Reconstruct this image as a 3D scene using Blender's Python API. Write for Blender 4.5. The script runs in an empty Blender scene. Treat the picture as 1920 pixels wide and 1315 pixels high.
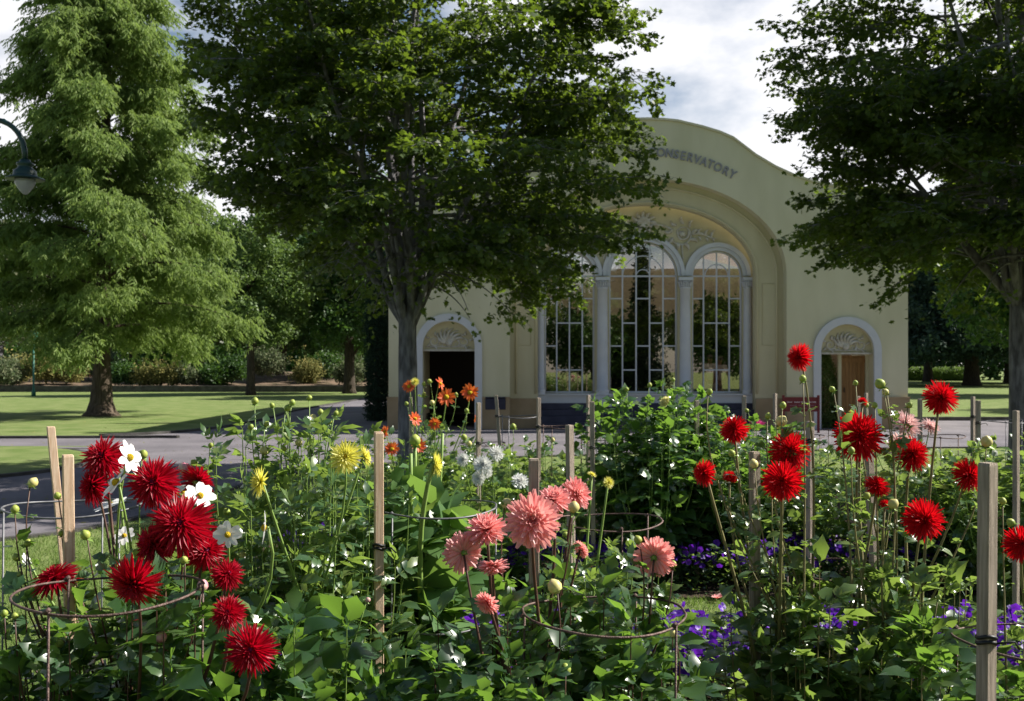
import bpy, bmesh, math, random
import numpy as np
from mathutils import Vector, Matrix
random.seed(7); rng = np.random.default_rng(7)
R = math.radians
scene = bpy.context.scene
C = scene.collection

# ------------------------------------------------------------------ camera, sky, sun, exposure
CAMZ = 1.65; F = 1867.0; HY = 690.0
cam_d = bpy.data.cameras.new('camera'); cam = bpy.data.objects.new('camera', cam_d); C.objects.link(cam)
cam_d.sensor_width = 36; cam_d.lens = 36 * F / 1920
cam.location = (0, 0, CAMZ); cam.rotation_euler = (R(90), 0, 0)
cam_d.shift_y = (HY - 657.5) / 1920
cam_d.clip_end = 2000; cam_d.clip_start = 0.05
cam_d.dof.use_dof = True; cam_d.dof.focus_distance = 3.0; cam_d.dof.aperture_fstop = 9
scene.camera = cam
scene.view_settings.view_transform = 'Standard'; scene.view_settings.look = 'None'
scene.view_settings.exposure = 1.05; scene.view_settings.gamma = 1
scene.cycles.use_denoising = True
scene.cycles.max_bounces = 8; scene.cycles.transparent_max_bounces = 12

SUN_EL = 40.0; SUN_AZ = 12.0        # azimuth: degrees behind the +X axis (towards +Y)
sd = Vector((math.cos(R(SUN_EL)) * math.cos(R(SUN_AZ)), math.cos(R(SUN_EL)) * math.sin(R(SUN_AZ)), math.sin(R(SUN_EL))))
sl = bpy.data.lights.new('sun', 'SUN'); so = bpy.data.objects.new('sun', sl); C.objects.link(so)
sl.energy = 5.0; sl.angle = R(0.5); sl.color = (1, .95, .86)
so.rotation_euler = sd.to_track_quat('Z', 'Y').to_euler()

w = bpy.data.worlds.new('World'); scene.world = w; w.use_nodes = True
nt = w.node_tree; nt.nodes.clear()
def N(t, **k):
    n = nt.nodes.new(t)
    for a, b in k.items(): setattr(n, a, b)
    return n
sky = N('ShaderNodeTexSky', sky_type='NISHITA', sun_disc=False)
sky.sun_elevation = R(SUN_EL); sky.sun_rotation = R(90 - SUN_AZ)
sky.air_density = 1.0; sky.dust_density = 0.6
tc = N('ShaderNodeTexCoord'); mp = N('ShaderNodeMapping'); mp.inputs['Scale'].default_value = (1.0, 1.0, 2.0)
mp.inputs['Location'].default_value = (.35, .1, .2)
nz = N('ShaderNodeTexNoise'); nz.inputs['Scale'].default_value = 2.6; nz.inputs['Detail'].default_value = 7; nz.inputs['Roughness'].default_value = .55
cr = N('ShaderNodeValToRGB'); cr.color_ramp.elements[0].position = .40; cr.color_ramp.elements[1].position = .54
nz2 = N('ShaderNodeTexNoise'); nz2.inputs['Scale'].default_value = 5.5; nz2.inputs['Detail'].default_value = 5
cr2 = N('ShaderNodeValToRGB'); cr2.color_ramp.elements[0].position = .22; cr2.color_ramp.elements[1].position = .58
cr2.color_ramp.elements[0].color = (.50, .503, .525, 1); cr2.color_ramp.elements[1].color = (.52, .52, .535, 1)
mul = N('ShaderNodeVectorMath', operation='SCALE'); mul.inputs['Scale'].default_value = 0.05
mx = N('ShaderNodeMixRGB'); bg = N('ShaderNodeBackground'); bg.inputs['Strength'].default_value = 1.0
# the sky colour is scaled by 0.05 in front of the mix, the same as a Background strength of 0.05
# clouds fill the low sky beyond the conservatory; thinned elsewhere to dim ambient light
sep = N('ShaderNodeSeparateXYZ'); mr = N('ShaderNodeMapRange'); mr.inputs['From Min'].default_value = -.1; mr.inputs['From Max'].default_value = .6
mr.inputs['To Min'].default_value = .12; mr.inputs['To Max'].default_value = 1; mk_ = N('ShaderNodeMath', operation='MULTIPLY')
mz = N('ShaderNodeMapRange'); mz.inputs['From Min'].default_value = .38; mz.inputs['From Max'].default_value = .62; mz.inputs['To Min'].default_value = 1; mz.inputs['To Max'].default_value = .12; mk2 = N('ShaderNodeMath', operation='MULTIPLY')
out = N('ShaderNodeOutputWorld')
L = nt.links.new
L(tc.outputs['Generated'], mp.inputs[0]); L(mp.outputs[0], nz.inputs['Vector']); L(mp.outputs[0], nz2.inputs['Vector'])
L(nz.outputs['Fac'], cr.inputs[0]); L(nz2.outputs['Fac'], cr2.inputs[0])
L(sky.outputs[0], mul.inputs[0]); L(tc.outputs['Generated'], sep.inputs[0]); L(sep.outputs['Y'], mr.inputs['Value']); L(cr.outputs[0], mk_.inputs[0]); L(mr.outputs[0], mk_.inputs[1]); L(sep.outputs['Z'], mz.inputs['Value']); L(mk_.outputs[0], mk2.inputs[0]); L(mz.outputs[0], mk2.inputs[1]); L(mk2.outputs[0], mx.inputs[0]); L(mul.outputs[0], mx.inputs[1]); L(cr2.outputs[0], mx.inputs[2])
L(mx.outputs[0], bg.inputs[0]); L(bg.outputs[0], out.inputs[0])

# ------------------------------------------------------------------ materials
def mat(name, col=(.5, .5, .5), rough=.8, spec=.3, var=None, vscale=8, bump=0, bscale=60, trans=None, tfac=.35, island=None, stretch=None, detail=4, metal=0):
    """var: second colour mixed by noise; island: list of colours picked per leaf; trans: translucent colour"""
    m = bpy.data.materials.new(name); m.use_nodes = True
    t = m.node_tree; n = t.nodes; b = n['Principled BSDF']; o = n['Material Output']; l = t.links.new
    b.inputs['Base Color'].default_value = (*col, 1); b.inputs['Roughness'].default_value = rough
    b.inputs['Specular IOR Level'].default_value = spec; b.inputs['Metallic'].default_value = metal
    cs = None
    co = n.new('ShaderNodeTexCoord'); ma = n.new('ShaderNodeMapping'); l(co.outputs['Object'], ma.inputs[0])
    if stretch: ma.inputs['Scale'].default_value = stretch
    if var:
        z = n.new('ShaderNodeTexNoise'); z.inputs['Scale'].default_value = vscale; z.inputs['Detail'].default_value = detail
        r = n.new('ShaderNodeValToRGB'); r.color_ramp.elements[0].position = .35; r.color_ramp.elements[1].position = .65
        r.color_ramp.elements[0].color = (*col, 1); r.color_ramp.elements[1].color = (*var, 1)
        l(ma.outputs[0], z.inputs['Vector']); l(z.outputs['Fac'], r.inputs[0]); l(r.outputs[0], b.inputs['Base Color']); cs = r.outputs[0]
    if island:
        g = n.new('ShaderNodeNewGeometry'); r = n.new('ShaderNodeValToRGB'); e = r.color_ramp.elements
        while len(e) < len(island): e.new(.5)
        for i, c in enumerate(island): e[i].position = i / (len(island) - 1); e[i].color = (*c, 1)
        l(g.outputs['Random Per Island'], r.inputs[0]); l(r.outputs[0], b.inputs['Base Color']); cs = r.outputs[0]
    if bump:
        z = n.new('ShaderNodeTexNoise'); z.inputs['Scale'].default_value = bscale; z.inputs['Detail'].default_value = 6
        bp = n.new('ShaderNodeBump'); bp.inputs['Strength'].default_value = bump; bp.inputs['Distance'].default_value = .02
        l(ma.outputs[0], z.inputs['Vector']); l(z.outputs['Fac'], bp.inputs['Height']); l(bp.outputs[0], b.inputs['Normal'])
    if trans:
        tr = n.new('ShaderNodeBsdfTranslucent'); tr.inputs['Color'].default_value = (*trans, 1)
        mi = n.new('ShaderNodeMixShader'); mi.inputs[0].default_value = tfac
        l(b.outputs[0], mi.inputs[1]); l(tr.outputs[0], mi.inputs[2]); l(mi.outputs[0], o.inputs['Surface'])
    return m

M = {}
M['lawn'] = mat('lawn', (.115, .17, .045), .9, .1, (.20, .235, .09), 1.3, .9, 90, detail=9)
M['blade'] = mat('grass_blade', (.10, .18, .03), .7, .2, island=[(.07, .14, .03), (.14, .21, .05), (.22, .26, .10)], trans=(.2, .32, .05))
M['asphalt'] = mat('asphalt', (.135, .125, .138), .9, .2, (.19, .175, .19), .8, .6, 180, detail=12)
M['kerb'] = mat('kerb_stone_shaded', (.045, .042, .04), .9, .2, (.09, .085, .08), 3, .6, 40)  # stone darkened: the shadow side of the kerb is put into its colour
M['soil'] = mat('soil', (.035, .025, .018), 1, .1, (.07, .05, .035), 20, 1, 50)
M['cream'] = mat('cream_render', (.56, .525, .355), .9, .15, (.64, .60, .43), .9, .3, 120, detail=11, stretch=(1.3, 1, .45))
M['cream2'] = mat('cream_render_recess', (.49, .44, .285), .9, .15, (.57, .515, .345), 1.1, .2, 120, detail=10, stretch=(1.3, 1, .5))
M['dado'] = mat('tan_dado', (.30, .22, .13), .9, .15, (.40, .30, .185), 1.5, .3, 100)
M['white'] = mat('white_trim', (.54, .55, .585), .6, .3, (.59, .595, .62), 3, .1, 60)
M['relief'] = mat('plaster_relief', (.56, .54, .50), .8, .2, (.45, .40, .30), 9)
M['greywhite'] = mat('window_bar_paint', (.55, .57, .62), .5, .3)
M['letter'] = mat('grey_lettering', (.27, .265, .28), .7, .2)
M['step'] = mat('dark_step', (.035, .035, .06), .7, .3, (.05, .05, .08), 4)
M['inner'] = mat('interior_wall', (.42, .33, .27), .9, .1)
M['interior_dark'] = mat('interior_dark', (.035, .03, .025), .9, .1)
M['roof'] = mat('roof_glazing', (.3, .3, .28), .8, .2, trans=(.52, .48, .47), tfac=.55)
M['wood'] = mat('door_timber', (.22, .11, .035), .6, .3, (.30, .16, .06), 3, .2, 30, stretch=(12, 12, .6))
M['stake_new'] = mat('fresh_stake_timber', (.56, .37, .24), .75, .2, (.72, .55, .40), 3, .4, 50, stretch=(45, 45, 3), detail=9)
M['stake_old'] = mat('weathered_stake_timber', (.30, .245, .20), .85, .15, (.52, .43, .35), 3, .6, 60, stretch=(45, 45, 3), detail=9)
M['wire'] = mat('rusty_wire', (.07, .042, .035), .6, .4, (.15, .10, .085), 30, .3, 200, metal=.4)
M['wire_grey'] = mat('galvanised_wire', (.11, .11, .12), .5, .4, (.19, .19, .20), 40, metal=.3)
M['tie'] = mat('black_tie', (.01, .01, .012), .5, .4)
M['lamp_green'] = mat('lamp_green_paint', (.006, .035, .03), .45, .5)
M['pole_green'] = mat('pole_green_paint', (.02, .12, .08), .5, .4)
M['globe'] = mat('lamp_globe', (.55, .55, .6), .25, .5, trans=(.6, .6, .6), tfac=.4)
M['signred'] = mat('sign_maroon', (.14, .012, .018), .5, .4)
M['signtext'] = mat('sign_text', (.6, .5, .52), .6, .3)
M['signtext2'] = mat('sign_faint_text', (.26, .12, .16), .6, .3)
M['bark_maple'] = mat('maple_bark', (.10, .095, .10), .9, .15, (.27, .26, .28), 5, 1, 30, stretch=(3, 3, .8), detail=8)
M['bark_dark'] = mat('dark_bark', (.035, .028, .022), .95, .1, (.08, .065, .05), 5, 1, 20, stretch=(3, 3, .6))
M['bark_cyp'] = mat('cypress_bark', (.055, .042, .03), .95, .1, (.13, .10, .075), 6, 1, 20, stretch=(3, 3, .5))
M['maple'] = mat('maple_leaf', (.05, .1, .02), .5, .3, island=[(.022, .042, .012), (.032, .058, .015), (.046, .078, .018), (.075, .105, .025)], trans=(.24, .36, .03), tfac=.30)
M['cypleaf'] = mat('bald_cypress_foliage', (.1, .16, .03), .7, .2, island=[(.09, .145, .035), (.13, .19, .05), (.18, .235, .075)], trans=(.32, .45, .10), tfac=.37)
M['elm'] = mat('elm_leaf', (.03, .07, .02), .5, .3, island=[(.02, .05, .015), (.035, .08, .02), (.06, .12, .03)], trans=(.12, .25, .03), tfac=.25)
M['light_leaf'] = mat('light_green_leaf', (.1, .2, .04), .5, .3, island=[(.055, .10, .028), (.09, .145, .04), (.14, .20, .06)], trans=(.26, .40, .08), tfac=.25)
M['cedar'] = mat('cedar_needles', (.02, .04, .025), .8, .2, island=[(.015, .03, .02), (.03, .055, .035), (.045, .075, .05)], trans=(.05, .1, .04), tfac=.15)
M['dryshrub'] = mat('dry_shrub', (.2, .2, .06), .8, .1, island=[(.08, .10, .035), (.18, .18, .06), (.36, .30, .11)], trans=(.3, .3, .1), tfac=.3)
M['greyshrub'] = mat('grey_shrub', (.1, .13, .07), .8, .1, island=[(.07, .1, .05), (.13, .16, .09), (.2, .2, .12)], trans=(.15, .2, .08), tfac=.3)
M['dl_dark'] = mat('dahlia_leaf_dark', (.03, .08, .03), .27, .8, island=[(.018, .046, .022), (.032, .075, .030), (.05, .105, .04), (.08, .12, .04)], trans=(.24, .44, .05), tfac=.34)
M['dl_mid'] = mat('dahlia_leaf', (.05, .11, .04), .28, .8, island=[(.024, .062, .03), (.042, .092, .038), (.065, .125, .045), (.14, .18, .05)], trans=(.34, .50, .08), tfac=.33)
M['dl_light'] = mat('dahlia_leaf_light', (.08, .17, .04), .42, .45, island=[(.05, .11, .04), (.07, .145, .05), (.10, .18, .06)], trans=(.26, .44, .07), tfac=.34)
M['stem_dark'] = mat('dark_stem', (.06, .025, .02), .5, .4, (.10, .05, .03), 20)
M['stem_green'] = mat('green_stem', (.16, .26, .05), .5, .4, (.22, .32, .08), 15)
M['stem_tan'] = mat('tan_green_stem', (.15, .13, .06), .6, .3, (.22, .20, .08), 15)
M['bud'] = mat('bud_green', (.22, .30, .05), .5, .3, (.35, .38, .08), 60)
M['budtip'] = mat('bud_cream', (.62, .55, .25), .5, .3, (.5, .45, .15), 60)
M['budpink'] = mat('bud_pink', (.55, .12, .22), .5, .3, (.65, .5, .4), 60)
def petal(name, cols, tr, tf=.35, ro=.45): return mat(name, cols[0], ro, .35, island=cols, trans=tr, tfac=tf)
M['p_cr'] = petal('crimson_petal', [(.24, .002, .012), (.34, .003, .016), (.44, .008, .04)], (.68, .003, .022))
M['p_rd'] = petal('scarlet_petal', [(.38, .003, .009), (.50, .005, .013), (.60, .015, .025)], (.85, .006, .014))
M['p_pk'] = petal('coral_pink_petal', [(.80, .30, .31), (.87, .42, .42), (.90, .58, .56)], (.95, .42, .38), .40)
M['p_yl'] = petal('lemon_petal', [(.70, .66, .14), (.78, .74, .22), (.82, .78, .32)], (.85, .8, .12))
M['p_wh'] = petal('white_petal', [(.78, .78, .76), (.84, .84, .82)], (.8, .8, .74), .25)
M['p_or'] = petal('orange_petal', [(.62, .08, .02), (.72, .14, .03), (.70, .10, .06)], (.95, .25, .04))
M['p_cm'] = petal('cream_petal', [(.72, .68, .34), (.80, .76, .46)], (.8, .75, .3))
M['p_pp'] = petal('blush_petal', [(.80, .55, .55), (.84, .68, .66)], (.9, .6, .55))
M['p_mg'] = petal('magenta_petal', [(.45, .04, .18), (.55, .08, .26)], (.7, .08, .3))
M['p_pu'] = petal('purple_petal', [(.045, .006, .20), (.08, .010, .30), (.13, .02, .42)], (.16, .02, .5), .35)
M['yolk'] = mat('yellow_centre', (.80, .52, .02), .8, .1, (.85, .62, .05), 300, 1, 400)
M['heart'] = mat('purple_heart', (.16, .004, .05), .6, .3, (.3, .02, .12), 300, .8, 300)
M['skin'] = mat('skin', (.45, .27, .19), .5, .3)
M['cloth_white'] = mat('white_cotton', (.82, .80, .78), .9, .1)
M['cloth_brown'] = mat('maroon_cotton', (.12, .03, .02), .9, .1)
M['hair'] = mat('grey_hair', (.2, .18, .16), .7, .2)
M['shoe'] = mat('shoe_leather', (.03, .03, .03), .5, .3)
M['brick'] = mat('red_brick', (.25, .07, .04), .9, .1, (.35, .12, .08), 8)
M['slate'] = mat('slate_roof', (.12, .12, .14), .7, .2)
M['gravel'] = mat('earth_bank', (.20, .14, .10), 1, .1, (.07, .06, .035), 1.2, .8, 20)

# ------------------------------------------------------------------ helpers
def tag(o, label=None, cat=None, group=None, kind=None):
    if label: o['label'] = label
    if cat: o['category'] = cat
    if group: o['group'] = group
    if kind: o['kind'] = kind
    return o
def empty(name, loc, label, cat, group=None):
    o = bpy.data.objects.new(name, None); C.objects.link(o); o.location = loc; o.empty_display_size = .1
    return tag(o, label, cat, group)
def P(px, py, Y): return Vector(((px - 960) / F * Y, Y, CAMZ + (HY - py) / F * Y))

class MB:
    """plain mesh collector, world coordinates"""
    def __init__(s): s.v = []; s.f = []; s.m = []; s.sm = []
    def add(s, vs, fs, mi=0, smooth=False):
        b = len(s.v); s.v += [tuple(x) for x in vs]
        for f in fs: s.f.append(tuple(b + i for i in f)); s.m.append(mi); s.sm.append(smooth)
    def box(s, a, b, mi=0, rot=None, piv=None):
        x0, y0, z0 = a; x1, y1, z1 = b
        vs = [Vector(q) for q in ((x0, y0, z0), (x1, y0, z0), (x1, y1, z0), (x0, y1, z0), (x0, y0, z1), (x1, y0, z1), (x1, y1, z1), (x0, y1, z1))]
        if rot is not None: vs = [rot @ (q - piv) + piv for q in vs]
        s.add(vs, [(0, 3, 2, 1), (4, 5, 6, 7), (0, 1, 5, 4), (1, 2, 6, 5), (2, 3, 7, 6), (3, 0, 4, 7)], mi)
    def tube(s, pts, rad, n=6, mi=0, closed=False, cap=True):
        pts = [Vector(p) for p in pts]; k = len(pts)
        if not hasattr(rad, '__len__'): rad = [rad] * k
        rings = []; prev = None
        for i, p in enumerate(pts):
            if closed: d = pts[(i + 1) % k] - pts[i - 1]
            else: d = pts[min(i + 1, k - 1)] - pts[max(i - 1, 0)]
            if d.length < 1e-9: d = Vector((0, 0, 1))
            d.normalize()
            if prev is None:
                u = d.orthogonal().normalized()
            else:
                u = prev - d * prev.dot(d)
                u = u.normalized() if u.length > 1e-6 else d.orthogonal().normalized()
            prev = u; v = d.cross(u)
            rings.append([p + (u * math.cos(2 * math.pi * j / n) + v * math.sin(2 * math.pi * j / n)) * rad[i] for j in range(n)])
        vs = [q for r in rings for q in r]; fs = []
        for i in range(k if closed else k - 1):
            a = i * n; b = ((i + 1) % k) * n
            for j in range(n): fs.append((a + j, a + (j + 1) % n, b + (j + 1) % n, b + j))
        if cap and not closed:
            fs.append(tuple(range(n))[::-1]); fs.append(tuple((k - 1) * n + j for j in range(n)))
        s.add(vs, fs, mi, True)
    def lathe(s, prof, c, n=24, mi=0, axis=None, smooth=True):
        c = Vector(c); q = Vector((0, 0, 1)).rotation_difference(Vector(axis).normalized()) if axis is not None else None
        vs = []; fs = []
        for r, z in prof:
            for j in range(n):
                a = 2 * math.pi * j / n; p = Vector((r * math.cos(a), r * math.sin(a), z))
                if q: p = q @ p
                vs.append(c + p)
        for i in range(len(prof) - 1):
            for j in range(n): fs.append((i * n + j, i * n + (j + 1) % n, (i + 1) * n + (j + 1) % n, (i + 1) * n + j))
        fs.append(tuple(range(n))[::-1]); fs.append(tuple((len(prof) - 1) * n + j for j in range(n)))
        s.add(vs, fs, mi, smooth)
    def poly(s, pts, z, mi=0): s.add([(x, y, z) for x, y in pts], [tuple(range(len(pts)))], mi)
    def build(s, name, mats, parent=None):
        me = bpy.data.meshes.new(name); me.from_pydata(s.v, [], s.f)
        for m in (mats if isinstance(mats, (list, tuple)) else [mats]): me.materials.append(m)
        if len(me.polygons) == len(s.m):
            me.polygons.foreach_set('material_index', s.m); me.polygons.foreach_set('use_smooth', s.sm)
        me.update()
        return link(name, me, parent)
def link(name, me, parent=None):
    """meshes are written in world coordinates; the parent's own shift is taken out again"""
    o = bpy.data.objects.new(name, me); C.objects.link(o)
    if parent is not None:
        o.parent = parent
        if parent.parent is None: o.matrix_parent_inverse = Matrix.Translation(-parent.location)
    return o

class Soup:
    """many oriented copies of small templates gathered in one mesh, made with numpy"""
    def __init__(s): s.V = []; s.L = []; s.T = []; s.MI = []; s.n = 0
    def add(s, tm, pos, fwd, nrm, scale, mi=0):
        tv, tf = tm; pos = np.asarray(pos, float).reshape(-1, 3); m = len(pos)
        if m == 0: return
        f = np.asarray(fwd, float).reshape(-1, 3); f = np.broadcast_to(f, (m, 3)); nn = np.broadcast_to(np.asarray(nrm, float).reshape(-1, 3), (m, 3))
        f = f / (np.linalg.norm(f, axis=1, keepdims=True) + 1e-9)
        y = np.cross(nn, f); ly = np.linalg.norm(y, axis=1, keepdims=True); bad = ly[:, 0] < 1e-4
        if bad.any(): y[bad] = np.cross(f[bad], rng.normal(size=(bad.sum(), 3))); ly = np.linalg.norm(y, axis=1, keepdims=True)
        y = y / (ly + 1e-9); z = np.cross(f, y)
        sc = np.broadcast_to(np.asarray(scale, float).reshape(-1, 1), (m, 1))
        B = np.stack([f, y, z], axis=1) * sc[:, :, None]        # rows are the axes
        V = np.einsum('kc,mcd->mkd', tv, B) + pos[:, None, :]
        k = len(tv); base = s.n + np.arange(m) * k
        ln = np.concatenate([np.asarray(q) for q in tf]); tot = np.array([len(q) for q in tf])
        s.V.append(V.reshape(-1, 3)); s.L.append((base[:, None] + ln[None, :]).ravel()); s.T.append(np.tile(tot, m))
        s.MI.append(np.full(len(tot) * m, mi)); s.n += m * k
    def tube(s, pts, rad, n=4, mi=1):
        b = MB(); b.tube(pts, rad, n, cap=False)
        s.V.append(np.array(b.v)); s.L.append(s.n + np.array(b.f).ravel()); s.T.append(np.full(len(b.f), 4)); s.MI.append(np.full(len(b.f), mi)); s.n += len(b.v)
    def build(s, name, mats, parent=None, smooth=False):
        me = bpy.data.meshes.new(name)
        V = np.concatenate(s.V); Lo = np.concatenate(s.L); T = np.concatenate(s.T); MI = np.concatenate(s.MI)
        me.vertices.add(len(V)); me.vertices.foreach_set('co', V.astype(np.float32).ravel())
        me.loops.add(len(Lo)); me.loops.foreach_set('vertex_index', Lo.astype(np.int32))
        me.polygons.add(len(T)); me.polygons.foreach_set('loop_start', (np.cumsum(T) - T).astype(np.int32))
        me.polygons.foreach_set('loop_total', T.astype(np.int32))
        for m in (mats if isinstance(mats, (list, tuple)) else [mats]): me.materials.append(m)
        me.polygons.foreach_set('material_index', MI.astype(np.int32))
        if smooth: me.polygons.foreach_set('use_smooth', np.ones(len(T), bool))
        me.update(calc_edges=True); me.validate()
        return link(name, me, parent)

def struct(name, mb, m): o = mb.build(name, m); o['kind'] = 'structure'; return o
def bez(a, b, c, d, n):
    a, b, c, d = map(Vector, (a, b, c, d)); r = []
    for i in range(n + 1):
        t = i / n; u = 1 - t; r.append(a * u**3 + b * 3 * u * u * t + c * 3 * u * t * t + d * t**3)
    return r
def shape2d(name, loops, y0, y1, m, parent=None):
    """flat outline with holes in the XZ plane, given thickness from y0 (front) to y1 (back)"""
    cu = bpy.data.curves.new(name, 'CURVE'); cu.dimensions = '2D'; cu.fill_mode = 'BOTH'; cu.extrude = abs(y1 - y0) / 2
    for lp in loops:
        s = cu.splines.new('POLY'); s.points.add(len(lp) - 1)
        for i, (x, z) in enumerate(lp): s.points[i].co = (x, z, 0, 1)
        s.use_cyclic_u = True
    t = bpy.data.objects.new(name, cu); C.objects.link(t)
    me = bpy.data.meshes.new_from_object(t); bpy.data.objects.remove(t)
    me.transform(Matrix.Translation((0, (y0 + y1) / 2, 0)) @ Matrix.Rotation(R(90), 4, 'X'))
    me.materials.clear(); me.materials.append(m); me.name = name
    return link(name, me, parent)
#=BODY=
# ------------------------------------------------------------------ ground
mb = MB(); n = 60
mb.add([(-600, -300, 0), (600, -300, 0), (600, 900, 0), (-600, 900, 0)], [(0, 1, 2, 3)])
struct('lawn', mb, M['lawn'])
def smooth_loop(pts, k=4):
    """Catmull-Rom through the points of a closed loop"""
    r = []; m = len(pts)
    for i in range(m):
        p0, p1, p2, p3 = [Vector(pts[(i + j - 1) % m]) for j in range(4)]
        if (p2 - p1).length > 20: r.append(tuple(p1)); continue
        for q in range(k):
            t = q / k
            v = .5 * ((2 * p1) + (p2 - p0) * t + (2 * p0 - 5 * p1 + 4 * p2 - p3) * t * t + (3 * p1 - p0 - 3 * p2 + p3) * t**3)
            r.append((v.x, v.y))
    return r
far_edge = [(-60, 23.0), (-12, 23.2), (-9.9, 23.9), (-8.6, 25.0), (-7.9, 27.5), (-7.8, 32), (-8.2, 38), (-7.9, 48), (-7.0, 75)]
near_edge = [(60, 20.0), (14, 20.6), (6, 19.8), (1, 18.6), (-1.8, 17.4), (-3.4, 15.4), (-3.9, 13), (-4.1, 11), (-4.7, 9.7), (-6.5, 8.9), (-12, 8.2), (-60, 6)]
def crom(pts, k=5):
    r = []
    for i in range(len(pts) - 1):
        p0 = Vector(pts[max(i - 1, 0)]); p1 = Vector(pts[i]); p2 = Vector(pts[i + 1]); p3 = Vector(pts[min(i + 2, len(pts) - 1)])
        if (p2 - p1).length > 25: r.append(tuple(p1)); continue
        for q in range(k):
            t = q / k
            v = .5 * ((2 * p1) + (p2 - p0) * t + (2 * p0 - 5 * p1 + 4 * p2 - p3) * t * t + (3 * p1 - p0 - 3 * p2 + p3) * t**3)
            r.append((v.x, v.y))
    r.append(tuple(pts[-1])); return r
fe = crom(far_edge); ne = crom(near_edge)
right_far = [(10.8, 75), (10.8, 31.0), (60, 31.6)]
outline = fe + right_far + ne
mb = MB(); mb.poly(outline, .004); struct('path', mb, M['asphalt'])
# kerbs along the lawns
def kerb(name, line, wd, h, side):
    mb = MB(); pts = [Vector((p[0], p[1], 0)) for p in line]
    for i in range(len(pts) - 1):
        d = (pts[i + 1] - pts[i]).normalized(); q = Vector((-d.y, d.x, 0)) * side * wd
        a, b = pts[i], pts[i + 1]
        d2 = (pts[min(i + 2, len(pts) - 1)] - pts[i + 1]); d2 = d2.normalized() if d2.length > 1e-6 else d
        q2 = Vector((-d2.y, d2.x, 0)) * side * wd
        u = Vector((0, 0, h))
        mb.add([a, b, b + q2, a + q, a + u, b + u, b + q2 + u, a + q + u], [(0, 1, 5, 4), (1, 2, 6, 5), (2, 3, 7, 6), (3, 0, 4, 7), (4, 5, 6, 7)])
    return struct(name, mb, M['kerb'])
kerb('kerb', fe, .14, .06, 1); kerb('kerb', ne[:], .08, .03, 1)
kerb('kerb', [(10.8, 31.0), (60, 31.6)], .14, .12, 1)
wedge = crom([(-60, 20.3), (-12, 20.4), (-9.4, 20.0), (-7.9, 18.6), (-7.3, 16.9), (-7.6, 15.2), (-9.0, 14.1), (-14, 12.9), (-60, 11)])
mb = MB(); mb.poly(wedge, .05); struct('lawn_wedge', mb, M['lawn']); kerb('kerb', wedge[8:], .1, .054, 1)
# flower beds
def ell(cx, cy, rx, ry, n=60, j=.03):
    return [(cx + rx * math.cos(2 * math.pi * i / n) * (1 + random.uniform(-j, j)), cy + ry * math.sin(2 * math.pi * i / n) * (1 + random.uniform(-j, j))) for i in range(n)]
near_bed = crom([(-2.2, 1.0), (-2.1, 3.8), (-1.7, 4.9), (0, 5.3), (2.5, 5.35), (5, 5.2), (6, 4), (6, 1.0), (-2.2, 1.0)])
far_bed = crom([(-1.9, 7.6), (-2.3, 9), (-2.1, 11), (-1, 12.6), (2, 13.4), (6, 13.2), (9, 12), (9.5, 9.5), (7, 7.6), (3, 7.15), (0, 7.15), (-1.9, 7.6)])
mb = MB(); mb.poly(near_bed[:-1], .012); struct('flower_bed', mb, M['soil'])
mb = MB(); mb.poly(far_bed[:-1], .012); struct('flower_bed', mb, M['soil'])
# grass blades on the lawn near the camera
def in_poly(x, y, poly):
    c = np.zeros(len(x), bool); j = len(poly) - 1
    for i in range(len(poly)):
        xi, yi = poly[i]; xj, yj = poly[j]
        k = ((yi > y) != (yj > y)) & (x < (xj - xi) * (y - yi) / (yj - yi + 1e-12) + xi); c ^= k; j = i
    return c
blade = (np.array([(0, -.06, 0), (0, .06, 0), (.6, .04, .1), (.6, -.04, .1), (1, 0, .32)]), [(0, 1, 2, 3), (3, 2, 4)])
so_ = Soup()
ng = 150000
gy = 4.8 + 5.6 * rng.random(ng) ** 1.3; gx = (rng.random(ng) * 2 - 1) * (gy * .53 + .1)
ok = ~in_poly(gx, gy, near_bed) & ~in_poly(gx, gy, far_bed) & ~in_poly(gx, gy, outline)
ok &= ~((gx > -.4) & (gx < .5) & (gy < 6.9) & (rng.random(ng) < .5))
gx = gx[ok]; gy = gy[ok]; m_ = len(gx)
fw = np.stack([rng.normal(0, .55, m_), rng.normal(0, .55, m_), np.ones(m_)], 1)
so_.add(blade, np.stack([gx, gy, np.zeros(m_)], 1), fw, rng.normal(size=(m_, 3)), rng.uniform(.022, .05, m_))
g = so_.build('lawn_grass', M['blade']); tag(g, 'short mown grass of the lawn between the two dahlia beds', 'grass', kind='stuff')

# ------------------------------------------------------------------ conservatory
S0 = 69.93; Y0 = 26.7
def fx(px): return (px - 960) / S0
def fz(py): return CAMZ + (HY - py) / S0
Yw = 27.6; Sw = F / Yw
def wx(px): return (px - 960) / Sw
def wz(py): return CAMZ + (HY - py) / Sw
XC = fx(1215.5)
B = empty('conservatory', (XC, Y0, 0), 'long cream rendered conservatory with curved parapet and tall arched windows', 'building')
prof = [(0, 225), (28, 226), (56, 229), (102, 240), (135, 250), (160, 261), (202, 293), (239, 315), (272, 330), (305, 341), (340, 349), (380, 354), (430, 357), (487, 358)]
right = [(XC + d / S0, fz(y)) for d, y in prof]; left = [(XC - d / S0, fz(y)) for d, y in prof]
XL, XR = XC - 487 / S0, XC + 487 / S0
def arch(cx, half, zspring, zb, n=28, b=None):
    b = b or half
    return [(cx - half, zb)] + [(cx - half * math.cos(math.pi * i / n), zspring + b * math.sin(math.pi * i / n)) for i in range(n + 1)] + [(cx + half, zb)]
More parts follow.
